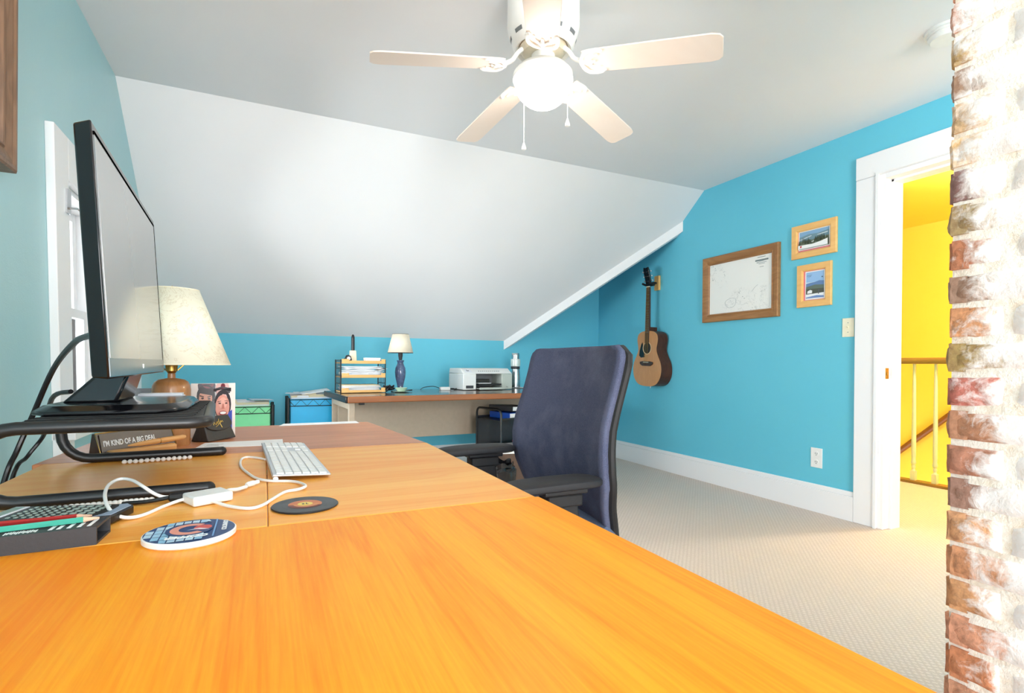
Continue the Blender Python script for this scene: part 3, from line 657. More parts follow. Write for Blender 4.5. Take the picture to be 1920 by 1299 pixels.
# ------------------------------------------------------------------ near table (extending teak table)
DT = .74
lz = lambda y: DT if y < 1.50 else DT-(y-1.50)*.029        # far leaf droops slightly
t = thing('extending_table', 'large orange teak table with a drooping far leaf filling the foreground', 'table')
XA, XB = -.445, .428
def slab(name, m, x0, x1, y0, y1, th=.028, par=t):
    b = MB(); b.hexa([(x, y, lz(y)-dz_) for dz_ in (th, 0) for y in (y0, y1) for x in (x0, x1)]); return b.build(name, m, par, bevel=.002)
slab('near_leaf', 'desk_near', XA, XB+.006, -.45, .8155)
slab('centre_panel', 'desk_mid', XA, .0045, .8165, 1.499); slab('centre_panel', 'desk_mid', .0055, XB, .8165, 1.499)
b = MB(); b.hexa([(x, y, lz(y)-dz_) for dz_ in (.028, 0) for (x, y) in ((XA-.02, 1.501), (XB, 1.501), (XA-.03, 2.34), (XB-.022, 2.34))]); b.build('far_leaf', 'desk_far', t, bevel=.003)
b = MB(); b.box(XA+.05, XA+.075, -.35, 2.0, .60, .705); b.box(XB-.075, XB-.05, -.35, 2.0, .60, .705); b.box(XA+.05, XB-.05, -.36, -.335, .60, .705); b.box(XA+.05, XB-.05, 2.0, 2.025, .60, .695); b.build('apron', 'desk_edge', t, bevel=.002)
lg = None
for x in (XA+.07, XB-.07):
    for y in (-.33, 1.99):
        if lg is None: lg = MB().tube([(0, 0, 0), (0, 0, .66)], [.018, .027], 20).build('leg', 'desk_edge', t); o = lg
        else: o = lg.copy(); COL.objects.link(o); o.parent = t
        o.location = (x, y, 0)

# --- monitor riser
RA = R(1); rm_ = T(-.09, 1.06, DT) @ rot(rz=RA) @ T(.09, -1.06, 0)
t = thing('monitor_riser', 'black steel tube monitor stand with slatted top on the table', 'monitor stand', rm_.translation, RA)
y0, y1, zt, tr_ = 1.06, 1.485, .125, .0105
def riser_path():
    pts = []
    pts += [(-.088, y0, tr_), (-.30, y0, tr_)]
    for a in range(0, 181, 15): pts.append((-.345-.055*sin(R(a)), y0, tr_+(zt-tr_)/2-(zt-tr_)/2*cos(R(a))))
    pts += [(-.30, y0, zt), (-.12, y0, zt)]
    for a in range(15, 91, 15): pts.append((-.12+.03*sin(R(a)), y0+.03-.03*cos(R(a)), zt))
    m_ = [(x, y0+y1-y, z) for x, y, z in reversed(pts)]
    sk_ = lambda x, y, z: (x-(.022*(y-y0)/(y1-y0) if z > .06 and x > -.2 else 0), y, z)
    return [sk_(*q) for q in pts+m_]
MB().tube(riser_path(), tr_, 14).build('tube_frame', 'satin', t)
b = MB()
b.hexa([(-.345, y0+.004, zt+.002), (-.097, y0+.004, zt+.002), (-.345, y1-.004, zt+.002), (-.119, y1-.004, zt+.002), (-.345, y0+.004, zt+.009), (-.097, y0+.004, zt+.009), (-.345, y1-.004, zt+.009), (-.119, y1-.004, zt+.009)])
for i in range(12): y = y0+.012+i*(y1-y0-.04)/11; b.box(-.34, -.112, y, y+.016, zt+.009, zt+.0115)
b.build('slatted_top', 'rubber', t, bevel=.0015)
for y in (y0, y1): MB().ball((-.088, y, tr_), tr_, 14, 8).build('end_cap', 'rubber', t)
RZ = DT+zt+.0115
# --- monitor
t = thing('monitor', 'large black flat monitor on the tube stand, angled away from the camera', 'monitor', (-.235, 1.30, RZ))
b = MB(); pts = [(-.10, -.17), (.06, -.17), (.088, -.15), (.10, -.11), (.10, .085), (.088, .113), (.06, .126), (-.10, .126), (-.125, .105), (-.125, -.14)]
n_ = len(pts); b._add([(x, y, 0) for x, y in pts]+[(x, y, .006) for x, y in pts]+[(x*.9, y*.93, .016) for x, y in pts], [tuple(range(n_-1, -1, -1)), tuple(range(2*n_, 3*n_))]+[(k2*n_+i, k2*n_+(i+1) % n_, (k2+1)*n_+(i+1) % n_, (k2+1)*n_+i) for k2 in (0, 1) for i in range(n_)])
b.build('base', 'gloss', t, bevel=.002)
b = MB(); b.hexa([(-.105, -.075, .014), (-.02, -.075, .014), (-.105, .075, .014), (-.02, .075, .014), (-.035, -.06, .09), (.0, -.06, .075), (-.035, .06, .09), (.0, .06, .075)]); b.build('neck', 'gloss', t, bevel=.006)
pm = T(.012, -.012, .066) @ Matrix.Rotation(R(2.2), 4, 'Z') @ Matrix.Rotation(R(-3.6), 4, 'Y')
PW, PH = .635, .385
b = MB(); b.M = pm; b.hexa([(-.024, -PW/2+.012, .004), (0, -PW/2, 0), (-.024, PW/2-.012, .004), (0, PW/2, 0), (-.024, -PW/2+.012, PH-.004), (0, -PW/2, PH), (-.024, PW/2-.012, PH-.004), (0, PW/2, PH)])
pn_ = b.build('panel', 'gloss', t, bevel=.003)
b = MB(); b.M = pm; b.box(.0, .0012, -PW/2+.004, PW/2-.004, .004, .032); b.build('lower_bezel', mat('silver_grey_bezel', (120, 128, 132), .25, .3), pn_)
b = MB(); b.M = pm; b.box(.0, .0008, -PW/2+.014, PW/2-.010, .032, PH-.013); b.build('screen', 'screen', pn_)
b = MB(); b.M = pm; b.box(.0, .0013, -PW/2+.012, PW/2-.009, PH-.018, PH-.013); b.box(.0, .0013, PW/2-.013, PW/2-.009, .03, PH-.013); b.build('screen_gap', mat('matt_black_gap', (8, 8, 9), .95, var=0, spec=.0), pn_)
b = MB(); b.M = pm; b.box(.0012, .0018, -.006, .006, .014, .022); b.build('badge', 'chrome', pn_)
b = MB(); b.M = pm; b.box(-.05, -.022, -.16, .16, .06, .30); b.build('back_housing', 'black', t, bevel=.008)
# --- cables from the monitor
def cable(name, lbl, pts, r, m, cat='cable', par=None):
    o = MB().tube(smooth(pts, 6), r, 8).build(name, m, par); return tag(o, lbl, cat) if par is None else o
c0 = at(172, 628, x=-.285)
cable('monitor_cable', 'thick black cable arching from the monitor back down behind the table', [V((-.268, 1.14, 1.02)), c0, at(140, 642, x=-.36), at(100, 692, x=-.46), at(60, 782, x=-.53), at(32, 845, x=-.56), at(5, 912, x=-.585), V((-.59, 1.52, .35)), V((-.6, 1.6, .007))], .0062, 'black')
cable('power_cable', 'thinner black cable slanting behind the tube stand to the table edge', [V((-.37, 1.40, .905)), V((-.43, 1.50, .885)), at(84, 812, x=-.52), at(52, 855, x=-.56), at(20, 906, x=-.60), V((-.61, 1.62, .3)), V((-.61, 1.7, .006))], .005, 'black')
# --- things under and round the riser
t0 = at(188, 849, z=DT+.0)
t = thing('desk_nameplate', "brown desk nameplate reading I'M KIND OF A BIG DEAL under the stand", 'nameplate', (-.352, 1.55, DT), R(50))
b = MB(); L = .205
b.hexa([(0, 0, 0), (L, 0, 0), (0, .04, 0), (L, .04, 0), (-.006, .014, .056), (L-.006, .014, .056), (-.006, .022, .056), (L-.006, .022, .056)]); b.build('stand', 'darkplaque', t, bevel=.001)
b = MB(); b.tube([(L, -.001, .001), (0, -.001, .001), (-.006, .0125, .0565), (L-.006, .0125, .0565)], .0014, 6, True); b.build('gilt_rim', 'gold', t)
fm = T(-.003, -.0008, .001) @ Matrix.Rotation(R(76), 4, 'X')
b = MB(); b.M = fm; b.box(.006, L-.006, .003, .053, 0, .0012); b.build('plaque', 'darkplaque', t)
text("I'M KIND OF A BIG DEAL", 'lettering', 'paper', t, .0185, fm @ T(.012, .024, .0013), .0002, sx=.68, off=.0005)
a0 = at(226, 842, z=DT); 
t = thing('pen_case', 'pale wooden pen box with rounded ends under the stand', 'pen box', (-.332, 1.522, DT), R(38))
b = MB(); b.prism([(0, -.015), (.14, -.015)]+[(.14+.016*sin(a), -.015*cos(a)) for a in [pi*i/10 for i in range(1, 10)]]+[(.14, .015), (0, .015)], 0, .019); b.build('case', 'boxwood', t, bevel=.006, seg=3)
MB().box(-.0012, .0006, -.012, .012, .003, .016).build('end_plate', 'darkplaque', t)
t = thing('wooden_pen', 'turned pale wooden pen lying on the pen box', 'pen', (-.300, 1.550, DT+.0255), R(12))
t.rotation_euler = (0, R(-2), R(40))
b = MB(); b.M = Matrix.Rotation(pi/2, 4, 'Y'); b.lathe([(.001, .0), (.002, .002), (.0055, .028), (.007, .06), (.0066, .075)], n=16); b.build('barrel', 'boxwood', t)
b = MB(); b.M = Matrix.Rotation(pi/2, 4, 'Y'); b.lathe([(.0066, .076), (.0072, .085), (.0066, .135), (.004, .142), (.001, .143)], n=16); b.build('cap', 'boxwood', t)
b = MB(); b.M = Matrix.Rotation(pi/2, 4, 'Y'); b.lathe([(.0071, .0745), (.0071, .0765)], n=16); b.build('ring', 'brass', t)
for lbl, A_, B_ in (('pearly bead string lying along the near foot tube', at(90, 955, z=DT+.005), at(284, 937, z=DT+.005)), ('pearly bead string lying along the far foot tube', at(233, 866, z=DT+.005), at(356, 857, z=DT+.005))):
    b = MB(); n_ = 20 if 'near' in lbl else 13; rr = random.Random(2)
    for i in range(n_):
        p = A_.lerp(B_, i/(n_-1)); b.ball((p.x, p.y+rr.uniform(-.0012, .0012), p.z), .0050, 10, 6, (1.05, 1, 1))
    b.tube([A_, B_], .0012, 6)
    tag(b.build('bead_string', 'bead'), lbl, 'beads', 'bead strings by the foot tubes')
# letters on the riser behind the base
o = MB(); o.M = T(-.218, 1.458, RZ) @ rot(rz=.06)
for i in range(4): o.box(-.054+.004*i, .052-.003*i, -.024, .022, .005*i, .005*i+.0045)
tag(o.build('letter_stack', 'paper2'), 'small stack of white letters on the tube stand behind the monitor base', 'letters')
# --- big lamp
lx, ly = -.24, 1.765
t = thing('table_lamp', 'table lamp with walnut cylinder base and large marbled parchment shade', 'lamp', (lx, ly, lz(ly)))
MB().lathe([(.02, 0), (.045, 0), (.047, .004), (.0475, .158), (.046, .170), (.041, .180), (.032, .1865), (.018, .1895), (.010, .191), (.0095, .204), (.004, .206)], n=48).build('base', 'walnut', t)
MB().lathe([(.004, .205), (.010, .205), (.012, .209), (.0145, .211), (.0155, .232), (.013, .238), (.004, .24)], n=24).build('socket', 'brass', t)
b = MB(); b.tube(smooth([(-.015, 0, .213), (-.045, 0, .26), (-.03, 0, .36), (0, 0, .395), (.03, 0, .36), (.045, 0, .26), (.015, 0, .213)], 5), .002, 6); b.cyl((0, 0, .39), (0, 0, .44), .003)
for i in range(3): a = 2*pi*i/3; b.tube([(0, 0, .425), (.07*cos(a), .07*sin(a), .433)], .002, 6)
b.build('harp', 'brass', t)
b = MB(); b.lathe([(.147, .230), (.0665, .441)], n=72, cap=False); b.build('shade', 'parch', t, solid=.002)
b = MB(); [b.tube([(r_*cos(2*pi*i/64), r_*sin(2*pi*i/64), z_) for i in range(64)], .0018, 6, True) for r_, z_ in ((.147, .230), (.0665, .441))]; b.build('shade_rim', 'ivory', t)
b = MB(); b.lathe([(.001, .452), (.005, .448), (.006, .442), (.003, .436)], n=14); b.build('finial', 'brass', t)
# --- organiser with dark notebooks behind the lamp
t = thing('desk_organiser', 'smoky clear desk organiser standing behind the wooden lamp', 'desk organiser', (-.298, 2.035, lz(2.035)), R(2))
def rplate(b, x0, x1, y0, y1, h_, r_):
    pl_ = [(x0, 0), (x1, 0)]+[(x1-r_+r_*cos(a), h_-r_+r_*sin(a)) for a in [pi/2*i/5 for i in range(6)]]+[(x0+r_+r_*cos(a), h_-r_+r_*sin(a)) for a in [pi/2+pi/2*i/5 for i in range(6)]]
    b._add([(x, y0, z) for x, z in pl_]+[(x, y1, z) for x, z in pl_], [tuple(range(len(pl_))), tuple(range(2*len(pl_)-1, len(pl_)-1, -1))]+[(i, (i+1) % len(pl_), len(pl_)+(i+1) % len(pl_), len(pl_)+i) for i in range(len(pl_))])
b = MB(); b.box(-.095, .115, -.03, .03, 0, .005); b.build('tray', 'smoke', t)
for yy in (-.03, .0, .027): rplate(b := MB(), -.095, .115, yy, yy+.003, .158, .016); b.build('divider', 'smoke', t, bevel=.0008)
for i, (dx, ln, l_) in enumerate(((.012, .092, 'black notebook in the clear organiser, nearest the lamp'), (.03, .085, 'black notebook in the clear organiser, behind the other one'))):
    b = MB(); b.M = T(-.298, 2.035, lz(2.035)+.0055) @ rot(rz=R(2)); b.box(dx-.01, dx+ln, (-.022, .008)[i], (-.008, .022)[i], 0, (.15, .153)[i]); tag(b.build('notebook', 'darkgrey', bevel=.002), l_, 'notebook', 'notebooks in the organiser')
# --- curled photo
pc = V((-.142, 1.950, lz(1.955)))
t = thing('photo_print', 'curled photo of two people in ski helmets, standing behind the glasses case', 'photo', pc, R(8)); t.scale = (1.035, 1.035, 1.035)
def curl(x, y, o_):
    a = (x/.13)*1.0+.12; r_ = .12
    return (r_*sin(a)-.015, .05-(r_+o_)*cos(a)+.07+.01*y, y*1.0+.0)
b = MB(); b.grid(lambda i, j: curl(-.075+.14*i, .168*j, -.0006), 16, 6); b.build('paper_back', 'paper', t)
E_ = lambda cx, cy, a, b_, r_=0, n=20: ell(cx, cy, a, b_, n, rotn=r_)
sh = [((244, 236, 230), [(-.075+.14*i/10, 0) for i in range(11)]+[(.065-.14*i/10, .168) for i in range(11)]),
      ((230, 190, 40), [(-.03, .0), (.005, .0), (.0, .055), (-.02, .05)]), ((60, 44, 60), E_(-.016, .138, .026, .032)), ((110, 44, 60), E_(-.012, .146, .018, .018)), ((44, 40, 46), E_(-.018, .105, .027, .036)),
      ((206, 150, 128), E_(-.019, .097, .0195, .031)), ((60, 44, 44), [(-.036, .108), (-.024, .104), (-.024, .1015), (-.037, .1045)]), ((60, 44, 44), [(-.014, .103), (-.004, .106), (-.004, .103), (-.014, .1005)]),
      ((66, 50, 50), E_(-.028, .098, .004, .003)), ((66, 50, 50), E_(-.009, .0965, .004, .003)), ((40, 38, 44), [(-.04, .115), (.006, .105), (.005, .125), (-.036, .132)]),
      ((228, 190, 188), E_(.032, .125, .022, .03)), ((120, 40, 56), E_(.033, .135, .007, .009)), ((56, 52, 60), E_(.033, .077, .0275, .047)), ((90, 90, 98), [(.006, .118), (.056, .112), (.058, .128), (.03, .134), (.008, .128)]), ((30, 30, 36), [(.004, .119), (.03, .125), (.06, .117), (.06, .129), (.03, .131), (.004, .127)]),
      ((66, 88, 190), [(.03, .0), (.064, .0), (.064, .06), (.05, .05)]),
      ((224, 160, 146), E_(.032, .07, .0225, .038)), ((238, 182, 168), E_(.033, .082, .013, .018)), ((90, 60, 56), [(.016, .0875), (.027, .0895), (.027, .088), (.016, .0855)]), ((90, 60, 56), [(.038, .0895), (.049, .0885), (.049, .0865), (.038, .088)]), ((70, 50, 48), E_(.0225, .0815, .0042, .0022)), ((70, 50, 48), E_(.0435, .0815, .0042, .0022)),
      ((196, 126, 112), [(.031, .08), (.028, .064), (.038, .064), (.035, .08)]), ((170, 70, 76), E_(.033, .0505, .0125, .0075)), ((246, 242, 240), E_(.033, .0515, .010, .0042))]
sh.insert(1, ((52, 48, 62), [(-.05, .0), (.062, .0), (.06, .05), (.02, .075), (-.04, .06)]))
sh = sh[:1]+[(c_, [(x-.012, min(y+.024 if y > .012 else y, .1672)) for x, y in pts]) for c_, pts in sh[1:]]
b = MB()
for i, (c_, pts) in enumerate(sh): b.col = lin(c_); b.poly([curl(x, y, i*.00035) for x, y in pts])
b.build('picture', 'print', t, fix=False)
# --- glasses case
g0 = V((-.150, 1.795, lz(1.8))); g1 = V((-.084, 1.889, 0)); ga = math.atan2(g1.y-g0.y, g1.x-g0.x)
t = thing('glasses_case', 'black folded leather glasses case with gold script on its flap', 'glasses case', g0, ga)
CL = .120
# local x along the ridge, local y to the back
b = MB(); b.hexa([(0, 0, 0), (CL, 0, 0), (0, .062, 0), (CL, .062, 0), (.006, .026, .072), (CL-.014, .026, .072), (.006, .034, .072), (CL-.014, .034, .072)]); b.build('body', 'leather', t, bevel=.005, seg=3)
fm = T(.0, -.0012, 0) @ Matrix.Rotation(math.atan2(.072, .026), 4, 'X')
fl = [(.006, .077), (.004, .058)]+[(CL*.5-.056*cos(a), .052-.022*sin(a)) for a in [pi*i/14 for i in range(15)]]+[(CL-.006, .060), (CL-.012, .077)]
b = MB(); b.M = fm; b.prism(fl, 0, .003); fp = b.build('flap', 'leather', t, bevel=.0012)
b = MB(); b.M = fm
for st in ([(.052, .040), (.055, .056), (.062, .056), (.058, .048), (.066, .041), (.070, .050), (.068, .045), (.073, .044), (.077, .051), (.080, .042)], [(.088, .058), (.084, .050), (.092, .046), (.094, .053), (.098, .046), (.104, .052), (.108, .046)], [(.060, .034), (.078, .040), (.100, .050)], [(.088, .046), (.094, .030), (.092, .034)]):
    b.tube(smooth([(x*.75-.004, y+.008, .0036) for x, y in st], 4), .0009, 6)
b.build('script_mark', 'gold', fp)
# --- envelope
c4 = [(-.168, 1.653), (.048, 1.618), (.050, 1.769), (-.157, 1.766)]
b = MB(); b.hexa([(x, y, lz(y)+dz_) for dz_ in (.0006, .0022) for (x, y) in (c4[0], c4[1], c4[3], c4[2])])
t = tag(b.build('envelope', 'paper'), 'white envelope lying flat on the table beyond the keyboard', 'envelope')
b = MB()
for i, (x, y, l_) in enumerate(((-.150, 1.668, .035), (-.147, 1.690, .03), (-.146, 1.705, .04))): b.hexa([(x+a_, y+a_*.1+c_, lz(y)+.0022+e_) for e_ in (0, .0002) for c_ in (0, .003) for a_ in (0, l_)])
b.build('address_print', 'grey', t)
t = tag(MB().hexa([(.05, 2.28, lz(2.28)+.0006), (.36, 2.28, lz(2.28)+.0006), (.07, 2.37, lz(2.34)+.0008), (.36, 2.37, lz(2.34)+.0008), (.05, 2.28, lz(2.28)+.0010), (.36, 2.28, lz(2.28)+.0010), (.07, 2.37, lz(2.34)+.0016), (.36, 2.37, lz(2.34)+.0016)]).build('paper_sheet', 'paper'), 'white paper sheet overhanging the far end of the orange table', 'paper')
# --- keyboard: local x = along its length (away from the camera), local y = towards its rear edge (the wall side)
t = thing('keyboard', 'white full-size keyboard with silver body on the orange table', 'keyboard', (.121, 1.112, DT), math.atan2(.445, -.022))
KL, KW = .452, .107
b = MB(); b.hexa([(0, 0, .0045), (KL, 0, .0045), (0, KW, .011), (KL, KW, .011), (0, 0, .0085), (KL, 0, .0085), (0, KW, .0155), (KL, KW, .0155)]); b.build('body', 'alu', t, bevel=.0018)
b = MB(); b.tube([(.006, KW-.006, .0052), (KL-.006, KW-.006, .0052)], .005, 10); b.build('rear_foot', 'white', t)
b = MB(); rowd = (KW-.012)/6
sz = lambda y: .0085+.007*y/KW
def key(x0, x1, y0_, y1_): b.hexa([(x, y, sz(y)+dz_) for dz_ in (-.0005, .0022) for y in (y0_, y1_) for x in (x0, x1)])
for r_ in range(6):
    ya = .006+r_*rowd+.0012; yc = ya+rowd-.0024
    main = .285
    if r_ == 0: cuts = [0, .022, .041, .06, .083, .20, .223, .242, .261, main]
    else:
        nk = 14; st = (.0, .008, .004, .0, .0, .0)[r_]; cuts = [0]+[.019+st+.0195*i for i in range(nk-1)]+[main]
        cuts = [c_ for c_ in cuts if c_ < main-.008]+[main]
    for a_, c_ in zip(cuts, cuts[1:]): key(.006+a_+.0009, .006+c_-.0009, ya, yc)
    nav = [.298, .3175, .337, .3565]
    for i in range(3):
        if r_ == 2 or (r_ == 1 and i != 1): continue
        key(nav[i]+.0009, nav[i+1]-.0009, ya, yc)
    for i in range(4): key(.367+.0195*i+.0009, .367+.0195*(i+1)-.0009, ya, yc)
b.build('keys', 'white', t, bevel=.0006, seg=1)
# --- white cable with adapter
zl = DT+.0028
path = [(497, 861, 0), (480, 858, 0), (462, 857, 0), (452, 862, .001), (452, 875, 0), (465, 887, 0), (482, 897, 0), (507, 901.5, 0), (542, 902, 0), (562, 905, .001), (573, 911, .003), (560, 917, .002), (535, 922, 0), (512, 935, 0), (492, 947, 0), (467, 953, 0), (430, 949, 0), (400, 940, .003), (375, 934, .006), (345, 936, .004), (310, 948, 0), (267, 966, 0), (235, 970, .002), (212, 962, .008), (200, 945, .016), (197, 925, .022), (205, 908, .026), (225, 898, .028), (247, 900, .028), (267, 911, .024), (287, 924, .014), (305, 931, .008), (322, 931, .004)]
cable('keyboard_cable', 'white looping keyboard cable on the orange table', [at(u, v, z=zl+d_) for u, v, d_ in path], .0026, 'cable')
q1, q2, q3, q4 = at(352, 917, z=.757), at(413, 909, z=.757), at(430, 924, z=.757), at(363, 938, z=.757)
cen = (q1+q2+q3+q4)/4; ang_ = math.atan2((q2-q1).y+(q3-q4).y, (q2-q1).x+(q3-q4).x)
t = thing('display_adapter', 'white video adapter dongle with a short stub cable', 'adapter', (cen.x, cen.y, DT), ang_)
MB().box(-.030, .030, -.024, .024, .001, .0165).build('body', 'white', t, bevel=.003, seg=3)
inv = (T(cen.x, cen.y, DT) @ Matrix.Rotation(ang_, 4, 'Z')).inverted()
pts = [inv @ V((*at(u, v, z=DT+.008)[:2], DT+zz)) for u, v, zz in ((428, 919, .008), (445, 915, .006), (462, 909, .005))]
MB().tube(smooth([(.028, 0, .008)]+pts, 5), .0032, 10).build('stub_cable', 'cable', t)
e1, e2 = inv @ V((*at(462, 909, z=DT+.006)[:2], DT+.006)), inv @ V((*at(484, 903, z=DT+.006)[:2], DT+.006))
MB().tube([e1, e1.lerp(e2, .15), e1.lerp(e2, .6), e1.lerp(e2, .62), e2], [.0035, .005, .005, .004, .004], 12).build('plug', 'white', t)
k1, k2_ = at(358, 930, z=DT+.009), at(316, 933, z=DT+.009)
dv = (k2_-k1).normalized()
t = thing('video_cable', 'black video cable plugged into the white adapter', 'cable')
b = MB(); b.tube([k1+V((0, 0, 0)), k1+dv*.004, k1.lerp(k2_, .9), k2_], [.006, .0085, .0075, .004], 8); b.build('plug', 'rubber', t)
MB().tube(smooth([k2_, at(270, 941, z=DT+.005), at(200, 945, z=DT+.004), at(120, 951, z=DT+.004), at(60, 957, z=DT+.004), at(-30, 972, z=DT+.004)], 6), .0032, 8).build('cord', 'black', t)
# --- coasters
t = thing('record_coaster', 'black record-shaped coaster with orange label on the table', 'coaster', (.0595, .9075, DT))
MB().lathe([(.001, 0), (.0495, 0), (.0505, .001), (.0505, .0022), (.0495, .003), (.047, .0028), (.046, .0031), (.044, .0028), (.042, .0031), (.040, .0028), (.038, .0031), (.036, .0028), (.034, .0031), (.031, .0028), (.027, .003), (.001, .003)], n=64).build('disc', 'vinyl', t)
art([((206, 110, 50), ell(0, 0, .0255, .0255, 40)), ((120, 44, 24), ell(0, 0, .0255, .0255, 20, pi*1.0, pi*1.9)), ((216, 130, 64), ell(.002, .001, .02, .02, 40, pi, pi*2)), ((238, 206, 90), ell(0, 0, .0115, .0115, 30)), ((70, 60, 30), ell(-.003, 0, .002, .004, 12)), ((70, 60, 30), [(.001, -.004), (.005, -.004), (.005, -.002), (.003, -.002), (.003, .004), (.001, .004)])], .0032, .00015).build('label', 'print', t, fix=False)
t = thing('ceramic_coaster', 'thick white round coaster printed with a big letter C and mountains', 'coaster', (-.0875, .805, DT), R(0))
MB().lathe([(.001, 0), (.051, 0), (.0535, .002), (.0535, .0075), (.0525, .0085), (.001, .0085)], n=64).build('tile', mat('white_ceramic', (244, 242, 240), .3, var=.01), t)
def clip(pts): return [(x, y) if math.hypot(x, y) < .0518 else (x*.0518/math.hypot(x, y), y*.0518/math.hypot(x, y)) for x, y in pts]
sh = [((50, 78, 124), ell(0, 0, .0518, .0518, 48))]
light = [(150, 200, 228), (186, 214, 232), (200, 226, 240), (168, 208, 232)]; rr = random.Random(4)
for i in range(7):
    for j in range(6):
        x0 = -.05+i*.0098; y0_ = -.045+j*.015
        if i > 4 and abs(y0_) < .02: continue
        pts = [(x0, y0_), (x0+.0082, y0_), (x0+.0082, y0_+.0135), (x0, y0_+.0135)]
        if all(math.hypot(x, y) < .056 for x, y in pts): sh.append((light[rr.randrange(4)], clip(pts)))
sh += [((50, 78, 124), ell(-.001, .003, .0275, .029, 36))]
arc = [(.0235*cos(a), .003+.0245*sin(a)) for a in [R(50+260*i/24) for i in range(25)]]+[(.0135*cos(a), .003+.0145*sin(a)) for a in [R(310-260*i/24) for i in range(25)]]
sh += [((236, 160, 140), arc), ((216, 96, 92), ell(.014, .006, .0105, .011, 24)), ((236, 240, 246), [(-.004, -.002), (.010, .004), (.022, -.004), (.016, -.004), (.008, -.001)]),
       ((120, 166, 214), [(.0275, -.04), (.0295, -.04), (.0295, .04), (.0275, .04)]), ((206, 224, 240), [(.012, .036), (.022, .030), (.018, .042)]), ((206, 224, 240), [(.006, -.030), (.020, -.032), (.012, -.040)])]
art(sh, .0086, .00004).build('print', 'print', t, fix=False)
text('COPPER', 'lettering', 'paper', t, .0125, T(.024, -.030, .0110) @ rot(rz=pi), .0001, sx=1.05, sh=.2, off=.0004)
text('COLORADO', 'lettering', 'paper', t, .0080, T(.0425, -.020, .0110) @ rot(rz=pi/2), .0001, sx=1.0, off=.0002)
# --- calculator, slide case, pencils
def frame2(a, b_): d_ = (b_-a); return math.atan2(d_.y, d_.x)
ca = math.atan2(-.045, .15)
t = thing('calculator', 'black scientific calculator with grey keys at the table edge', 'calculator', (-.197, .892, DT), ca)
# local x runs from the right end to the left (negative), y to the back
b = MB(); CLn, CWd = .165, .080
out = [(0, .012), (-.006, .002), (-.02, 0), (-CLn, 0), (-CLn, CWd), (-.02, CWd), (-.006, CWd-.002), (0, CWd-.012)]
b.prism(out, .002, .014); b.build('body', 'black', t, bevel=.002)
b = MB(); b.prism([(-.002, .014), (-.012, .004), (-.022, .008), (-.016, .02), (-.014, .04), (-.016, .06), (-.022, CWd-.008), (-.012, CWd-.004), (-.002, CWd-.014)], .0138, .0155); b.build('end_band', mat('blue_grey_band', (142, 158, 180), .4), t, bevel=.0008)
b = MB()
for i in range(10):
    big_ = i < 4; nk = 5 if big_ else 6
    for j in range(nk):
        x = -.034-(i*.0115 if big_ else 4*.0115+(i-4)*.0098); w_ = (CWd-.016)/nk; y = .008+w_*j
        b.box(x-(.0036 if big_ else .0022), x+(.0036 if big_ else .0022), y+.0028, y+w_-.0028, .0138, .0160)
b.build('keys', mat('grey_green_keys', (150, 164, 156), .5, var=.1), t, bevel=.0010)
b = MB(); b.box(-CLn+.004, -.142, .006, CWd-.006, .0138, .0152); o = b.build('display_surround', 'paper2', t, bevel=.001)
MB().box(-CLn+.006, -.146, .010, CWd-.010, .0150, .0156).build('display', 'lcd', o)
t = thing('calculator_cover', 'open dark grey slide cover lying in front of the calculator', 'calculator cover', (-.190, .818, DT), math.atan2(.012, .10)*0+R(3))
b = MB(); W_ = .055
b.box(-.17, 0, 0, W_, .0, .003); b.box(-.17, 0, 0, .003, .003, .0225); b.box(-.17, 0, W_-.003, W_, .003, .0225); b.box(-.17, 0, .003, W_-.003, .0195, .0225)
sk = .42
b.v = [(x+(y*.10), y, z) for x, y, z in b.v]; b.build('shell', 'darkgrey', t)
b = MB()
for i, (x, l_) in enumerate(((-.012, .032), (-.022, .018), (-.032, .030), (-.042, .016), (-.050, .024))): b.hexa([(x+yy*.1+xx, yy, zz) for zz in (.0225, .0229) for yy in (.008, .008+l_) for xx in (0, .004)])
for i in range(14): b.box(-.09+i*.0022, -.0885+i*.0022, .006+(i*7 % 5)*.001, .016+(i*5 % 4)*.001, .0225, .0228)
b.build('white_print', 'paper', t)
def pencil(name, lbl, tip, back, m):
    t = thing(name, lbl, 'pencil', tip); d_ = (back-tip); L_ = d_.length
    q = V((0, 0, 1)).rotation_difference(d_.normalized()).to_matrix().to_4x4()
    b = MB(); b.M = q; b.lathe([(.0038, .022), (.0038, L_)], n=6); b.build('shaft', m, t, ang=20)
    b = MB(); b.M = q; b.lathe([(.0010, .006), (.0037, .0225)], n=12); b.build('sharpened_wood', 'rawwood', t)
    b = MB(); b.M = q; b.lathe([(.0002, 0), (.0011, .0062)], n=10); b.build('lead', 'black', t)
pz = DT+.0268
pencil('pencil', 'teal pencil lying on the dark slide cover', at(198, 969, z=pz), at(-40, 998, z=pz), 'teal')
pencil('pencil', 'red pencil lying beside the teal one against the calculator', at(184, 965, z=pz-.004), at(-40, 987, z=pz-.004), 'red')

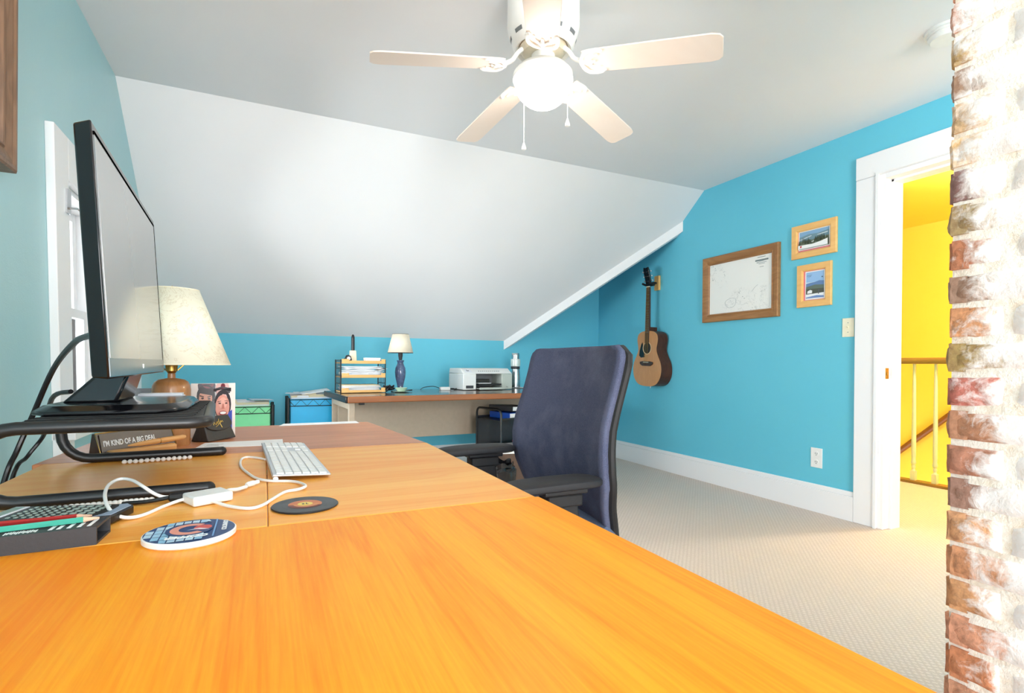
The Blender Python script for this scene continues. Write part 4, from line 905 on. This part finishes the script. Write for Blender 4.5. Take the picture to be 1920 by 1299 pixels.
# ------------------------------------------------------------------ office chair
t = thing('office_chair', 'dark blue mesh office chair with black armrests at the table', 'office chair', (0, 0, 0))
yc_ = 1.35
pr = [(1.035, .852), (1.0, .849), (.95, .838), (.90, .824), (.85, .808), (.80, .793), (.75, .786), (.70, .788), (.65, .797), (.60, .812), (.55, .832), (.50, .85)]
def bx(z):
    for (za, xa_), (zb_, xb) in zip(pr, pr[1:]):
        if za >= z >= zb_: return xa_+(xb-xa_)*(za-z)/(za-zb_)
    return pr[-1][1]
def hw(z):
    w_ = .252+.012*math.exp(-((z-.72)/.09)**2)
    if z < .66: w_ -= .35*(.66-z)
    if z > .982: w_ -= .04*(1-math.sqrt(max(0, 1-((z-.982)/.0405)**2)))
    return w_
def bp(i, j, off=0):
    z = .50+.522*i; s_ = 2*j-1
    return (bx(z)-.022*s_*s_+off, yc_+s_*hw(z), z)
b = MB(); b.grid(lambda i, j: bp(i, j), 36, 18); o = b.build('back_mesh', 'chairfab', t, solid=.016)
rim = [bp(i/24, 0, .016) for i in range(25)]+[bp(1, j/12, .016) for j in range(1, 12)]+[bp(1-i/24, 1, .016) for i in range(25)]+[bp(0, 1-j/12, .016) for j in range(1, 12)]
rim = [(x+.004, yc_+(y-yc_)*.985, z-.012*max(0, (z-.9)/.135)) for x, y, z in rim]
MB().tube(rim, .0125, 10, True).build('back_frame', 'rubber', t)
b = MB(); b.tube(smooth([(.86, yc_, .78), (.885, yc_, .62), (.86, yc_, .45), (.74, yc_, .405)], 6), [.02]*19, 12); b.box(.845, .87, yc_-.12, yc_+.12, .70, .74); b.build('spine', 'black', t, bevel=.004)
b = MB()
def sq(i, j):
    a = 2*pi*i; n_ = 3.2; c_, s_ = cos(a), sin(a)
    rx = math.copysign(abs(c_)**(2/n_), c_)*.245; ry = math.copysign(abs(s_)**(2/n_), s_)*.25
    prof_ = [(.0, .43), (.9, .43), (1.0, .45), (1.0, .475), (.93, .497), (.6, .505), (.0, .50)]
    r_, z_ = prof_[int(round(j*6))]
    return (.63+rx*r_, yc_+ry*r_*1.10, z_+.055)
b.grid(sq, 40, 6); b.build('seat', 'seatfab', t)
MB().box(.50, .76, yc_-.15, yc_+.15, .385, .43).build('seat_pan', 'black', t, bevel=.01)
for yy, zz, x0 in ((1.115, .702, .485), (1.612, .712, .48)):
    b = MB()
    def pad(i, j):
        a = 2*pi*j; x = x0+.285*i; e = min(1, math.sqrt(max(.02, 1-abs(2*i-1)**7)))
        w_ = (.040+.008*sin(pi*i))*e; h_ = .015*e
        return (x, yy+math.copysign(abs(cos(a))**.7, cos(a))*w_, zz-.017-.010*(1-i)**2-.006*i*i+math.copysign(abs(sin(a))**.7, sin(a))*h_)
    b.grid(pad, 24, 20)
    ap = b.build('armrest', 'padfoam', t)
    b = MB(); s_ = 1 if yy > yc_ else -1
    b.box(x0+.11, x0+.23, yy-.03, yy+.03, zz-.045, zz-.030); b.build('mount_plate', 'black', ap, bevel=.004)
    b = MB(); b.hexa([(.655, yy-.022, .40), (.725, yy-.022, .40), (.655, yy+.022, .40), (.725, yy+.022, .40), (x0+.135, yy-.02, zz-.045), (x0+.205, yy-.02, zz-.045), (x0+.135, yy+.02, zz-.045), (x0+.205, yy+.02, zz-.045)])
    b.box(.65, .73, min(yy, yc_+s_*.1), max(yy, yc_+s_*.1)+.0, .385, .41); b.build('arm_post', 'rubber', t, bevel=.006)
    b = MB(); b.box(x0+.122, x0+.218, yy-.026, yy+.026, zz-.075, zz-.045); b.build('arm_collar', 'rubber', t, bevel=.005)
b = MB(); b.cyl((.63, yc_, .08), (.63, yc_, .25), .028); b.cyl((.63, yc_, .25), (.63, yc_, .39), .018); b.build('gas_column', 'black', t)
cs = None
for i in range(5):
    a = 2*pi*i/5+.3; e = V((.63+.30*cos(a), yc_+.30*sin(a), 0))
    MB().tube([(.63, yc_, .11), (.63+.16*cos(a), yc_+.16*sin(a), .10), (e.x, e.y, .08)], [.03, .024, .018], 10).build('base_arm', 'black', t)
    b = MB(); b.cyl((0, -.024, .027), (0, -.006, .027), .027); b.cyl((0, .006, .027), (0, .024, .027), .027); b.cyl((0, 0, .027), (0, 0, .085), .007)
    if cs is None: cs = b.build('caster', 'rubber', t); o = cs
    else: o = cs.copy(); COL.objects.link(o); o.parent = t
    o.location = e; o.rotation_euler = (0, 0, a)

# ------------------------------------------------------------------ far desk along the knee wall
FD, fa = V((.487, 3.558, .75)), R(3.5)
t = thing('office_desk', 'long brown-topped desk with beige modesty panel along the back wall', 'desk', (FD.x, FD.y, 0), fa)
DL, DD = 1.95, .84
MB().box(0, DL, .004, DD, .718, .75).build('desktop', 'fdesk_top', t, bevel=.004)
MB().box(-.002, DL+.002, -.012, .004, .708, .75).build('front_edge', 'fdesk_edge', t, bevel=.008, seg=3)
MB().box(-.016, -.0, -.008, DD, .708, .75).build('side_edge', 'black', t, bevel=.006)
b = MB(); b.box(.05, DL-.05, .60, .62, .375, .716); b.build('modesty_panel', 'beige', t, bevel=.002)
for x in (.02, 1.62):
    for y in (.06, .66): MB().box(x, x+.04, y, y+.04, .0, .718).build('leg', 'beige', t, bevel=.003)
b = MB(); b.box(.02, .06, .10, .66, .66, .70); b.box(.02, .06, .10, .66, .0, .03); b.box(1.62, 1.66, .10, .66, .66, .70); b.box(1.62, 1.66, .10, .66, 0, .03); b.build('leg_brace', 'beige', t, bevel=.003)
b = MB(); b.box(.09, .12, .05, .09, .69, .718); b.build('bracket', 'black', t)
fm = Matrix.Translation(FD) @ Matrix.Rotation(fa, 4, 'Z'); fmi = fm.inverted()
def fd(u, v, z=.75): return at(u, v, z=z)
# paper tray tower
t = thing('paper_tray', 'three-tier letter tray of wood shelves and black wire sides on far desk', 'letter tray', (.500, 3.955, .75), fa)
TW, TD = .315, .25
for zz in (.004, .112, .215):
    b = MB(); b.box(0, TW, 0, TD, zz, zz+.010); b.box(0, TW, 0, .010, zz+.008, zz+(.022 if zz > .01 else .018)); b.box(0, .05, -.001, .010, zz, zz+.034); b.box(TW-.03, TW, -.001, .010, zz, zz+.034); b.build('shelf', 'pine', t, bevel=.002)
for x in (-.004, TW+.004):
    b = MB()
    for y in (.02, TD-.02): b.tube([(x, y, 0), (x, y, .245)], .0045, 8)
    for zz in (.02, .07, .13, .18, .24): b.tube([(x, .02, zz), (x, TD-.02, zz)], .003, 8)
    for y in (.06, .10, .14, .18): b.tube([(x, y, .02), (x, y, .24)], .0018, 6)
    b.build('wire_side', 'satin', t)
tm = T(.500, 3.955, .75) @ Matrix.Rotation(fa, 4, 'Z')
def sheet(mtx, w_, d_, m, lbl, grp, th=.003, sag=0, name='paper_sheet', cat='paper'):
    b = MB(); b.M = mtx
    b.grid(lambda i, j: (w_*(i-.5), d_*(j-.5), sag*(2*i-1)**2+.0006*sin(9*j+3*i)), 8, 3)
    return tag(b.build(name, m, solid=th), lbl, cat, grp)
rr = random.Random(12)
for i in range(11): sheet(tm @ T(TW/2+rr.uniform(-.012, .014), .118+rr.uniform(-.02, .01), .130+.0062*i) @ rot(rz=rr.uniform(-.09, .09)), .27, .20, ('paper', 'paper2')[i % 2], 'loose white sheet in the bulging pile on the middle shelf of the letter tray', 'papers on the middle tray shelf', .0055, rr.uniform(-.008, .012) if i > 2 else 0)
sheet(tm @ T(TW/2+.09, .09, .158) @ rot(ry=-.25, rz=.1), .17, .15, 'paper', 'creased white sheet poking out right of the middle tray shelf', None, .002)
for i in range(6): sheet(tm @ T(TW/2-.01+rr.uniform(-.008, .008), .115, .021+.0072*i) @ rot(rz=rr.uniform(-.04, .04)), .26, .2, ('paper2', 'paper', 'paper2', 'paper', 'paper', 'manila')[i], 'flat paper in the neat low pile on the bottom shelf of the letter tray' if i != 1 else 'blue-edged folder near the foot of the low pile in the tray', 'papers on the bottom tray shelf' if i != 1 else None, .0055)
# on top of the tray
zt_ = .75+.2255
p = tm @ V((.105, .14, .2255))
t = thing('trimmer_stand', 'ivory holder with a tall black wand upright in it, on top of the letter tray', 'trimmer', p, fa)
MB().hexa([(-.025, -.025, 0), (.025, -.025, 0), (-.025, .025, 0), (.025, .025, 0), (-.021, -.021, .088), (.021, -.021, .088), (-.021, .021, .088), (.021, .021, .088)]).build('holder', 'ivory', t, bevel=.004)
MB().lathe([(.001, .07), (.0125, .07), (.0125, .16), (.012, .185), (.009, .2), (.004, .208), (.001, .209)], n=20).build('wand', 'black', t)
p = tm @ V((.058, .11, .2255))
t = thing('tape_dispenser', 'small black tape dispenser with white roll beside the ivory holder', 'tape dispenser', p, fa)
b = MB(); b.M = Matrix.Rotation(pi/2, 4, 'X'); b.prism([(-.028, 0), (.03, 0), (.032, .02), (.024, .044), (.008, .055), (-.008, .05), (-.016, .03), (-.03, .02)], -.014, .014); b.build('body', 'black', t, bevel=.003)
MB().tube([(.008, -.0165, .028), (.008, .0165, .028)], .013, 20).build('roll', 'paper', t)
p = tm @ V((.235, .085, .2255))
t = thing('card_box', 'small white card box at the right on top of the letter tray', 'box', p, fa)
MB().box(-.055, .055, -.03, .03, 0, .032).build('box', 'paper', t, bevel=.001); MB().box(-.057, .057, -.032, .032, .020, .0345).build('lid', 'paper', t, bevel=.001)
p = tm @ V((.085, .05, .2255)); b = MB(); b.M = T(*p) @ rot(rz=fa); b.box(-.03, .03, -.02, .02, 0, .006); tag(b.build('notepad', 'paper', bevel=.001), 'tiny white notepad at the front of the tray top', 'notepad')
# small blue lamp
p = V((.955, 4.10, .75))
t = thing('table_lamp', 'small lamp with glossy blue vase base and cream shade on the far desk', 'lamp', p)
MB().lathe([(.02, 0), (.038, 0), (.04, .008), (.03, .014), (.022, .03), (.026, .06), (.038, .11), (.042, .15), (.038, .185), (.026, .21), (.022, .225), (.028, .238), (.028, .244), (.01, .246)], n=40).build('vase_base', 'bluecer', t)
MB().lathe([(.006, .246), (.013, .248), (.015, .27), (.017, .275), (.017, .305), (.006, .307)], n=20).build('socket', 'darkgrey', t)
MB().lathe([(.097, .302), (.062, .447)], n=56, cap=False).build('shade', 'shadefab', t, solid=.002)
b = MB(); [b.tube([(r_*cos(2*pi*i/56), r_*sin(2*pi*i/56), z_) for i in range(56)], .002, 6, True) for r_, z_ in ((.097, .302), (.062, .447))]; b.build('shade_trim', 'darkgrey', t)
b = MB(); b.cyl((0, 0, .30), (0, 0, .44), .002); [b.tube([(0, 0, .435), (.061*cos(a), .061*sin(a), .442)], .0015, 6) for a in (0, 2.1, 4.2)]; b.build('shade_carrier', 'brass', t)
p = V((.935, 3.985, .75))
t = thing('small_dish', 'pale green bowl on a matching saucer in front of the blue lamp', 'bowl', p)
MB().lathe([(.005, .002), (.045, .003), (.062, .009), (.063, .011), (.045, .006), (.005, .005)], n=40).build('saucer', 'celadon', t)
MB().lathe([(.005, .006), (.025, .006), (.03, .012), (.045, .030), (.049, .036), (.046, .036), (.03, .018), (.005, .014)], n=40).build('bowl', 'celadon', t)
rr = random.Random(21)
b = MB(); c0 = V((.845, 4.02, .75)); b.tube(smooth([c0+V((rr.uniform(-.04, .05), rr.uniform(-.05, .06), .006+rr.uniform(0, .055)*math.exp(-i*.01))) for i in range(26)], 4), .0045, 6)
b.tube(smooth([c0+V((.03, .03, .006)), c0+V((.08, .10, .006)), c0+V((.15, .07, .008)), c0+V((.2, .06, .012))], 4), .005, 6)
tag(b.build('cord_tangle', 'black'), 'tangled black cord beside the letter tray on the far desk', 'cord')
# power adapter with cord
p = V((1.36, 4.235, .75))
t = thing('power_adapter', 'white plug adapter with black cord left of the printer', 'power adapter', p, R(4))
MB().box(-.042, .042, -.02, .02, 0, .026).build('body', 'white', t, bevel=.004)
b = MB(); b.tube(smooth([(-.04, .01, .014), (-.08, .06, .03), (-.15, .09, .02), (-.19, .06, .005)], 5), .003, 6); b.tube(smooth([(.04, 0, .01), (.07, -.01, .012), (.10, .01, .006), (.14, .04, .02)], 5), .004, 6); b.build('cord', 'black', t)
# printer
p = V((1.482, 4.12, .75))
t = thing('printer', 'white all-in-one printer with open paper bay on the far desk', 'printer', p, fa)
PWd, PD, PHt = .462, .32, .183
b = MB(); b.box(0, .118, 0, PD, .004, PHt-.045); b.build('left_pillar', 'printer', t, bevel=.006)
b = MB(); b.box(.36, PWd, 0.003, PD, .004, PHt-.045); b.build('right_pillar', 'printerg', t, bevel=.006)
b = MB(); b.box(.004, PWd-.004, .20, PD-.002, .004, PHt-.045); b.box(.10, .38, .02, .2, .004, .018); b.build('inner_bay', 'grey', t)
b = MB(); b.hexa([(0, .0, PHt-.045), (PWd, .0, PHt-.045), (0, PD, PHt-.045), (PWd, PD, PHt-.045), (0.004, .075, PHt), (PWd-.004, .075, PHt), (.004, PD-.004, PHt), (PWd-.004, PD-.004, PHt)]); o = b.build('scanner_lid', 'printer', t, bevel=.008, seg=3)
pmx = T(0, 0, PHt-.045) @ Matrix.Rotation(math.atan2(.045, .075), 4, 'X')
b = MB(); b.M = pmx; [b.box(.15+.019*i, .158+.019*i, .036, .044, .0005, .0018) for i in range(11)]; b.build('buttons', 'darkgrey', o, bevel=.0008)
b = MB(); b.M = pmx; b.box(.028, .088, .02, .07, .0004, .0016); q = b.build('control_pad', 'paper2', o, bevel=.001)
b = MB(); b.M = pmx; [b.box(.044+.008*(i % 3), .050+.008*(i % 3), .038+.009*(i//3), .043+.009*(i//3), .0016, .0024) for i in range(7)]; b.build('pad_mark', 'darkgrey', q)
b = MB(); b.box(.125, .355, -.045, .16, .010, .018); b.box(.125, .355, -.055, -.045, .006, .024); b.build('paper_tray', 'printerg', t, bevel=.003)
b = MB(); b.box(.135, .345, -.02, .18, .042, .054); b.box(.16, .29, .10, .2, .06, .09); b.build('output_cover', 'black', t, bevel=.003)
b = MB(); b.box(.14, .25, -.01, .15, .056, .060); b.build('output_paper', 'paper', t)
b = MB(); b.box(.024, .092, -.0012, .0, .016, .04); b.build('card_slot', 'darkgrey', t)
text('hp', 'logo', 'grey', t, .018, T(.40, .0018, .022) @ rot(rx=pi/2), .0004)
# thermos on a plate
p = V((2.15, 4.37, .75)); p = at(966, 725, y=4.42); p.z = .75
t = thing('steel_flask', 'brushed steel vacuum flask with clear middle band right of the printer', 'flask', p)
MB().lathe([(.004, .006), (.046, .006), (.047, .012), (.045, .10), (.040, .16), (.039, .175), (.004, .176)], n=40).build('body', 'chrome', t)
MB().lathe([(.004, .176), (.041, .176), (.043, .182), (.041, .188), (.0425, .194), (.041, .20), (.004, .201)], n=40).build('collar', 'darkgrey', t)
MB().lathe([(.004, .201), (.044, .201), (.045, .206), (.045, .262), (.043, .268), (.004, .269)], n=40).build('cup_band', mat('frosted_white_band', (218, 226, 222), .3, .2), t)
MB().lathe([(.004, .269), (.036, .269), (.037, .30), (.036, .318), (.033, .322), (.004, .322)], n=40).build('cap', 'chrome', t)
t = tag(MB().lathe([(.004, .0005), (.055, .0005), (.082, .004), (.083, .006), (.055, .0035), (.004, .0035)], (p.x+.03, p.y-.008, .75), 48).build('white_plate', 'white'), 'shallow white plate under the steel flask', 'plate')

# ------------------------------------------------------------------ file carts
def cart(lbl, x0, x1, y0_, dp, zt, m, nf, flbl, grp, seed):
    t = thing('file_cart', lbl, 'file cart', (x0, y0_, 0), group='wire file carts by the back wall')
    W_ = x1-x0; rr = random.Random(seed)
    for x in (0, W_):
        for y in (0, dp): b = MB(); b.cyl((x, y, .02), (x, y, zt), .0125, n=14); b.ball((x, y, zt), .0128, 12, 6, (1, 1, .4)); b.cyl((x, y, 0), (x, y, .02), .016, n=12); b.build('post', 'satin', t)
    for y in (-.004, dp+.004):
        b = MB()
        for zz in (zt-.012, zt-.062): b.tube([(0, y, zz), (W_, y, zz)], .0032, 8)
        nz = 8; pts = [(W_*i/nz, y, zt-.012-.05*(i % 2)) for i in range(nz+1)]
        b.tube(pts, .0022, 6); b.build('wire_lattice', 'satin', t); MB().tube([(0, y, .1), (W_, y, .1)], .004, 8).build('lower_rail', 'satin', t)
    for x in (0, W_):
        b = MB()
        for zz in (zt-.012, zt-.062, .1): b.tube([(x, 0, zz), (x, dp, zz)], .0032, 8)
        b.build('side_wire', 'satin', t)
    b = MB(); b.box(.016, W_-.016, .010, .014, .12, zt-.006); b.box(.016, W_-.016, dp-.014, dp-.010, .12, zt-.006); b.box(.016, .02, .01, dp-.01, .12, zt-.02); b.box(W_-.02, W_-.016, .01, dp-.01, .12, zt-.02); b.box(.016, W_-.016, .01, dp-.01, .12, .124); b.build('bin', m, t, bevel=.001)
    for i in range(nf):
        yy = y0_+.03+(dp-.06)*i/(nf-1); h_ = zt+rr.uniform(.004, .024)
        b = MB(); tb = rr.uniform(.02, W_-.14)
        pl_ = [(.024, .13), (W_-.024, .13), (W_-.024, h_), (tb+.09, h_), (tb+.085, h_+.012), (tb+.005, h_+.012), (tb, h_), (.024, h_-rr.uniform(0, .01))]
        b._add([(x0+x, yy-.002+.01*(z/zt), z) for x, z in pl_]+[(x0+x, yy+.003+.01*(z/zt), z) for x, z in pl_], [tuple(range(8)), tuple(range(15, 7, -1))]+[(q, (q+1) % 8, 8+(q+1) % 8, 8+q) for q in range(8)])
        tag(b.build('file_folder', ('paper', 'manila', 'paper2', 'paper')[i % 4]), flbl, 'folder', grp)
    return t
cart('black wire file cart with a green bin, beyond the curled photo', -.33, .055, 4.46, .30, .642, 'green', 9, 'upright paper folder packed in the green-binned file cart', 'folders in the green cart', 31)
cart('black wire file cart with a bright blue bin, left of the far desk', .165, .552-.02, 4.47, .30, .690, 'blue', 9, 'upright paper folder packed in the blue-binned file cart', 'folders in the blue cart', 32)
sheet(T(.37, 4.60, .735) @ rot(ry=-.13, rx=.1, rz=.1), .22, .16, 'paper', 'loose white sheet slanting on top of the blue file cart', None, .002)
sheet(T(.24, 4.60, .722) @ rot(ry=.04, rz=-.1), .18, .16, 'paper2', 'loose grey-white sheet flat on the left of the blue file cart', None, .002)
sheet(T(-.03, 4.58, .680) @ rot(ry=.05, rz=.2), .16, .15, 'paper2', 'loose grey-white sheet on top of the green file cart', None, .002)

# ------------------------------------------------------------------ under the far desk
cm = rot(rz=R(14))
t = thing('wire_cart', 'black tube cart with two shelves under the far desk', 'cart', (1.64, 3.70, 0), R(14))
CW_, CD_ = .46, .32
def loop(x):
    h_ = .62
    return [(x, 0, .03), (x, 0, h_-.04)]+[(x, .04-.04*cos(R(a)), h_-.04+.04*sin(R(a))) for a in (30, 60, 90)]+[(x, CD_-.04+.04*sin(R(a)), h_-.04+.04*cos(R(a))) for a in (0, 30, 60)]+[(x, CD_, h_-.04), (x, CD_, .03)]
for x in (0, CW_): MB().tube(loop(x), .009, 10).build('end_frame', 'satin', t)
for zz in (.53, .30, .08):
    b = MB(); b.box(0, CW_, 0, CD_, zz, zz+.005); b.box(0, CW_, 0, .006, zz, zz+.022); b.box(0, CW_, CD_-.006, CD_, zz, zz+.022); b.build('shelf', 'satin', t)
b = MB(); b.box(0, CW_, CD_-.004, CD_-.002, .30, .53); b.build('mesh_back', 'darkgrey', t)
for x in (0, CW_):
    for y in (0, CD_): b = MB(); b.cyl((x-.008, y, .018), (x+.008, y, .018), .018, n=14); b.cyl((x, y, .02), (x, y, .05), .006, n=8); b.build('caster', 'rubber', t)
wm = T(1.64, 3.70, 0) @ rot(rz=R(14))
def binder(lbl, mtx, m, th):
    t = thing('ring_binder', lbl, 'binder', (0, 0, 0), group='binders on the tube cart'); t.matrix_world = mtx
    b = MB(); b.box(-.14, .14, -.13, .13, 0, .003); b.box(-.14, .14, -.13, .13, th-.003, th); b.box(-.14, -.137, -.13, .13, 0, th); b.build('cover', m, t)
    MB().box(-.13, .13, -.122, .122, .006, th-.006).build('pages', 'paper', t)
binder('blue ring binder lying at the bottom of the pair on the tube cart', wm @ T(.24, .15, .5375), 'bluebind', .05)
binder('black and white binder lying tilted on top of the blue one', wm @ T(.24, .16, .592) @ rot(rx=R(0), rz=.15, ry=R(3)), 'darkgrey', .042)
b = MB(); b.M = wm; b.box(.06, .36, .04, .26, .3055, .312); tag(b.build('paper_stack', 'paper'), 'white paper lying on the lower shelf of the tube cart', 'paper')
b = MB(); b.M = wm @ T(.30, .12, .345)
b.grid(lambda i, j: tuple(V((.08*sin(pi*j)*cos(2*pi*i), .06*sin(pi*j)*sin(2*pi*i), .032*cos(pi*j)))*(1+.25*noise.noise(V((cos(2*pi*i)*2, sin(2*pi*i)*2, j*5))))), 20, 10)
tag(b.build('cloth_bundle', 'maroon', sub=1), 'crumpled maroon cloth on the lower shelf of the tube cart', 'cloth')
t = thing('cardboard_box', 'brown box with white top standing on the floor before the tube cart', 'box', (1.60, 3.33, 0), R(-12))
MB().box(-.10, .16, 0, .2, 0, .345).build('box', 'brownbox', t, bevel=.003); MB().box(-.102, .162, -.002, .202, .345, .358).build('lid', 'paper', t, bevel=.002)
t = thing('waste_bin', 'black bin lined with a shiny black bag behind the far armrest', 'bin', (1.37, 3.18, 0))
MB().lathe([(.01, 0), (.105, 0), (.13, .30), (.126, .30), (.10, .01), (.01, .01)], n=32).build('bin', 'black', t)
b = MB()
def bagf(i, j):
    a = 2*pi*i; z_ = .12+.21*j; r_ = .128+.012*j-.02*(j > .85); k_ = 1+.10*noise.noise(V((cos(a)*2.2, sin(a)*2.2, j*1.6)))+.03*sin(11*a)
    return (r_*k_*cos(a), r_*k_*sin(a), z_+.012*sin(7*a)*j)
b.grid(bagf, 64, 14); b.build('bag', 'bag', t)
t = thing('storage_box', 'pale grey storage box on the floor behind the far armrest', 'box', (1.05, 3.18, 0), R(8))
MB().box(-.12, .10, -.1, .12, 0, .22).build('box', mat('pale_box_plastic', (206, 216, 220), .5), t, bevel=.006); MB().box(-.125, .105, -.105, .125, .22, .24).build('lid', mat('pale_box_lid', (206, 216, 220), .5), t, bevel=.004)

# ------------------------------------------------------------------ light
def area(name, loc, target, sx, sy, e, c=(1, 1, 1)):
    l = bpy.data.lights.new(name, 'AREA'); l.shape = 'RECTANGLE'; l.size = sx; l.size_y = sy; l.energy = e; l.color = c
    o = bpy.data.objects.new(name, l); COL.objects.link(o); o.location = loc
    o.rotation_euler = (V(target)-V(loc)).to_track_quat('-Z', 'Y').to_euler(); return o
area('rear_fill', (-1.6, -4.4, .9), (1.5, 3, 1.35), 5.6, 3.2, 320, (1, .985, .97))  # added soft fill behind the camera, shining in through the rear opening
area('side_window_daylight', (xL-.25, 3.16, 1.2), (3, 3.0, 1.0), 1.1, .95, 19, (.96, .98, 1))
l = bpy.data.lights.new('hall_fill', 'POINT'); l.energy = 30; l.color = (1, .98, .93); l.shadow_soft_size = .12  # added point light out of view to brighten the hall, no fixture
o = bpy.data.objects.new('hall_fill', l); COL.objects.link(o); o.location = (4.6, 1.6, 2.25)
wd = bpy.data.worlds.new('sky'); S.world = wd; wd.use_nodes = True
wd.node_tree.nodes['Background'].inputs[0].default_value = (.92, .96, 1, 1); wd.node_tree.nodes['Background'].inputs[1].default_value = 1.1
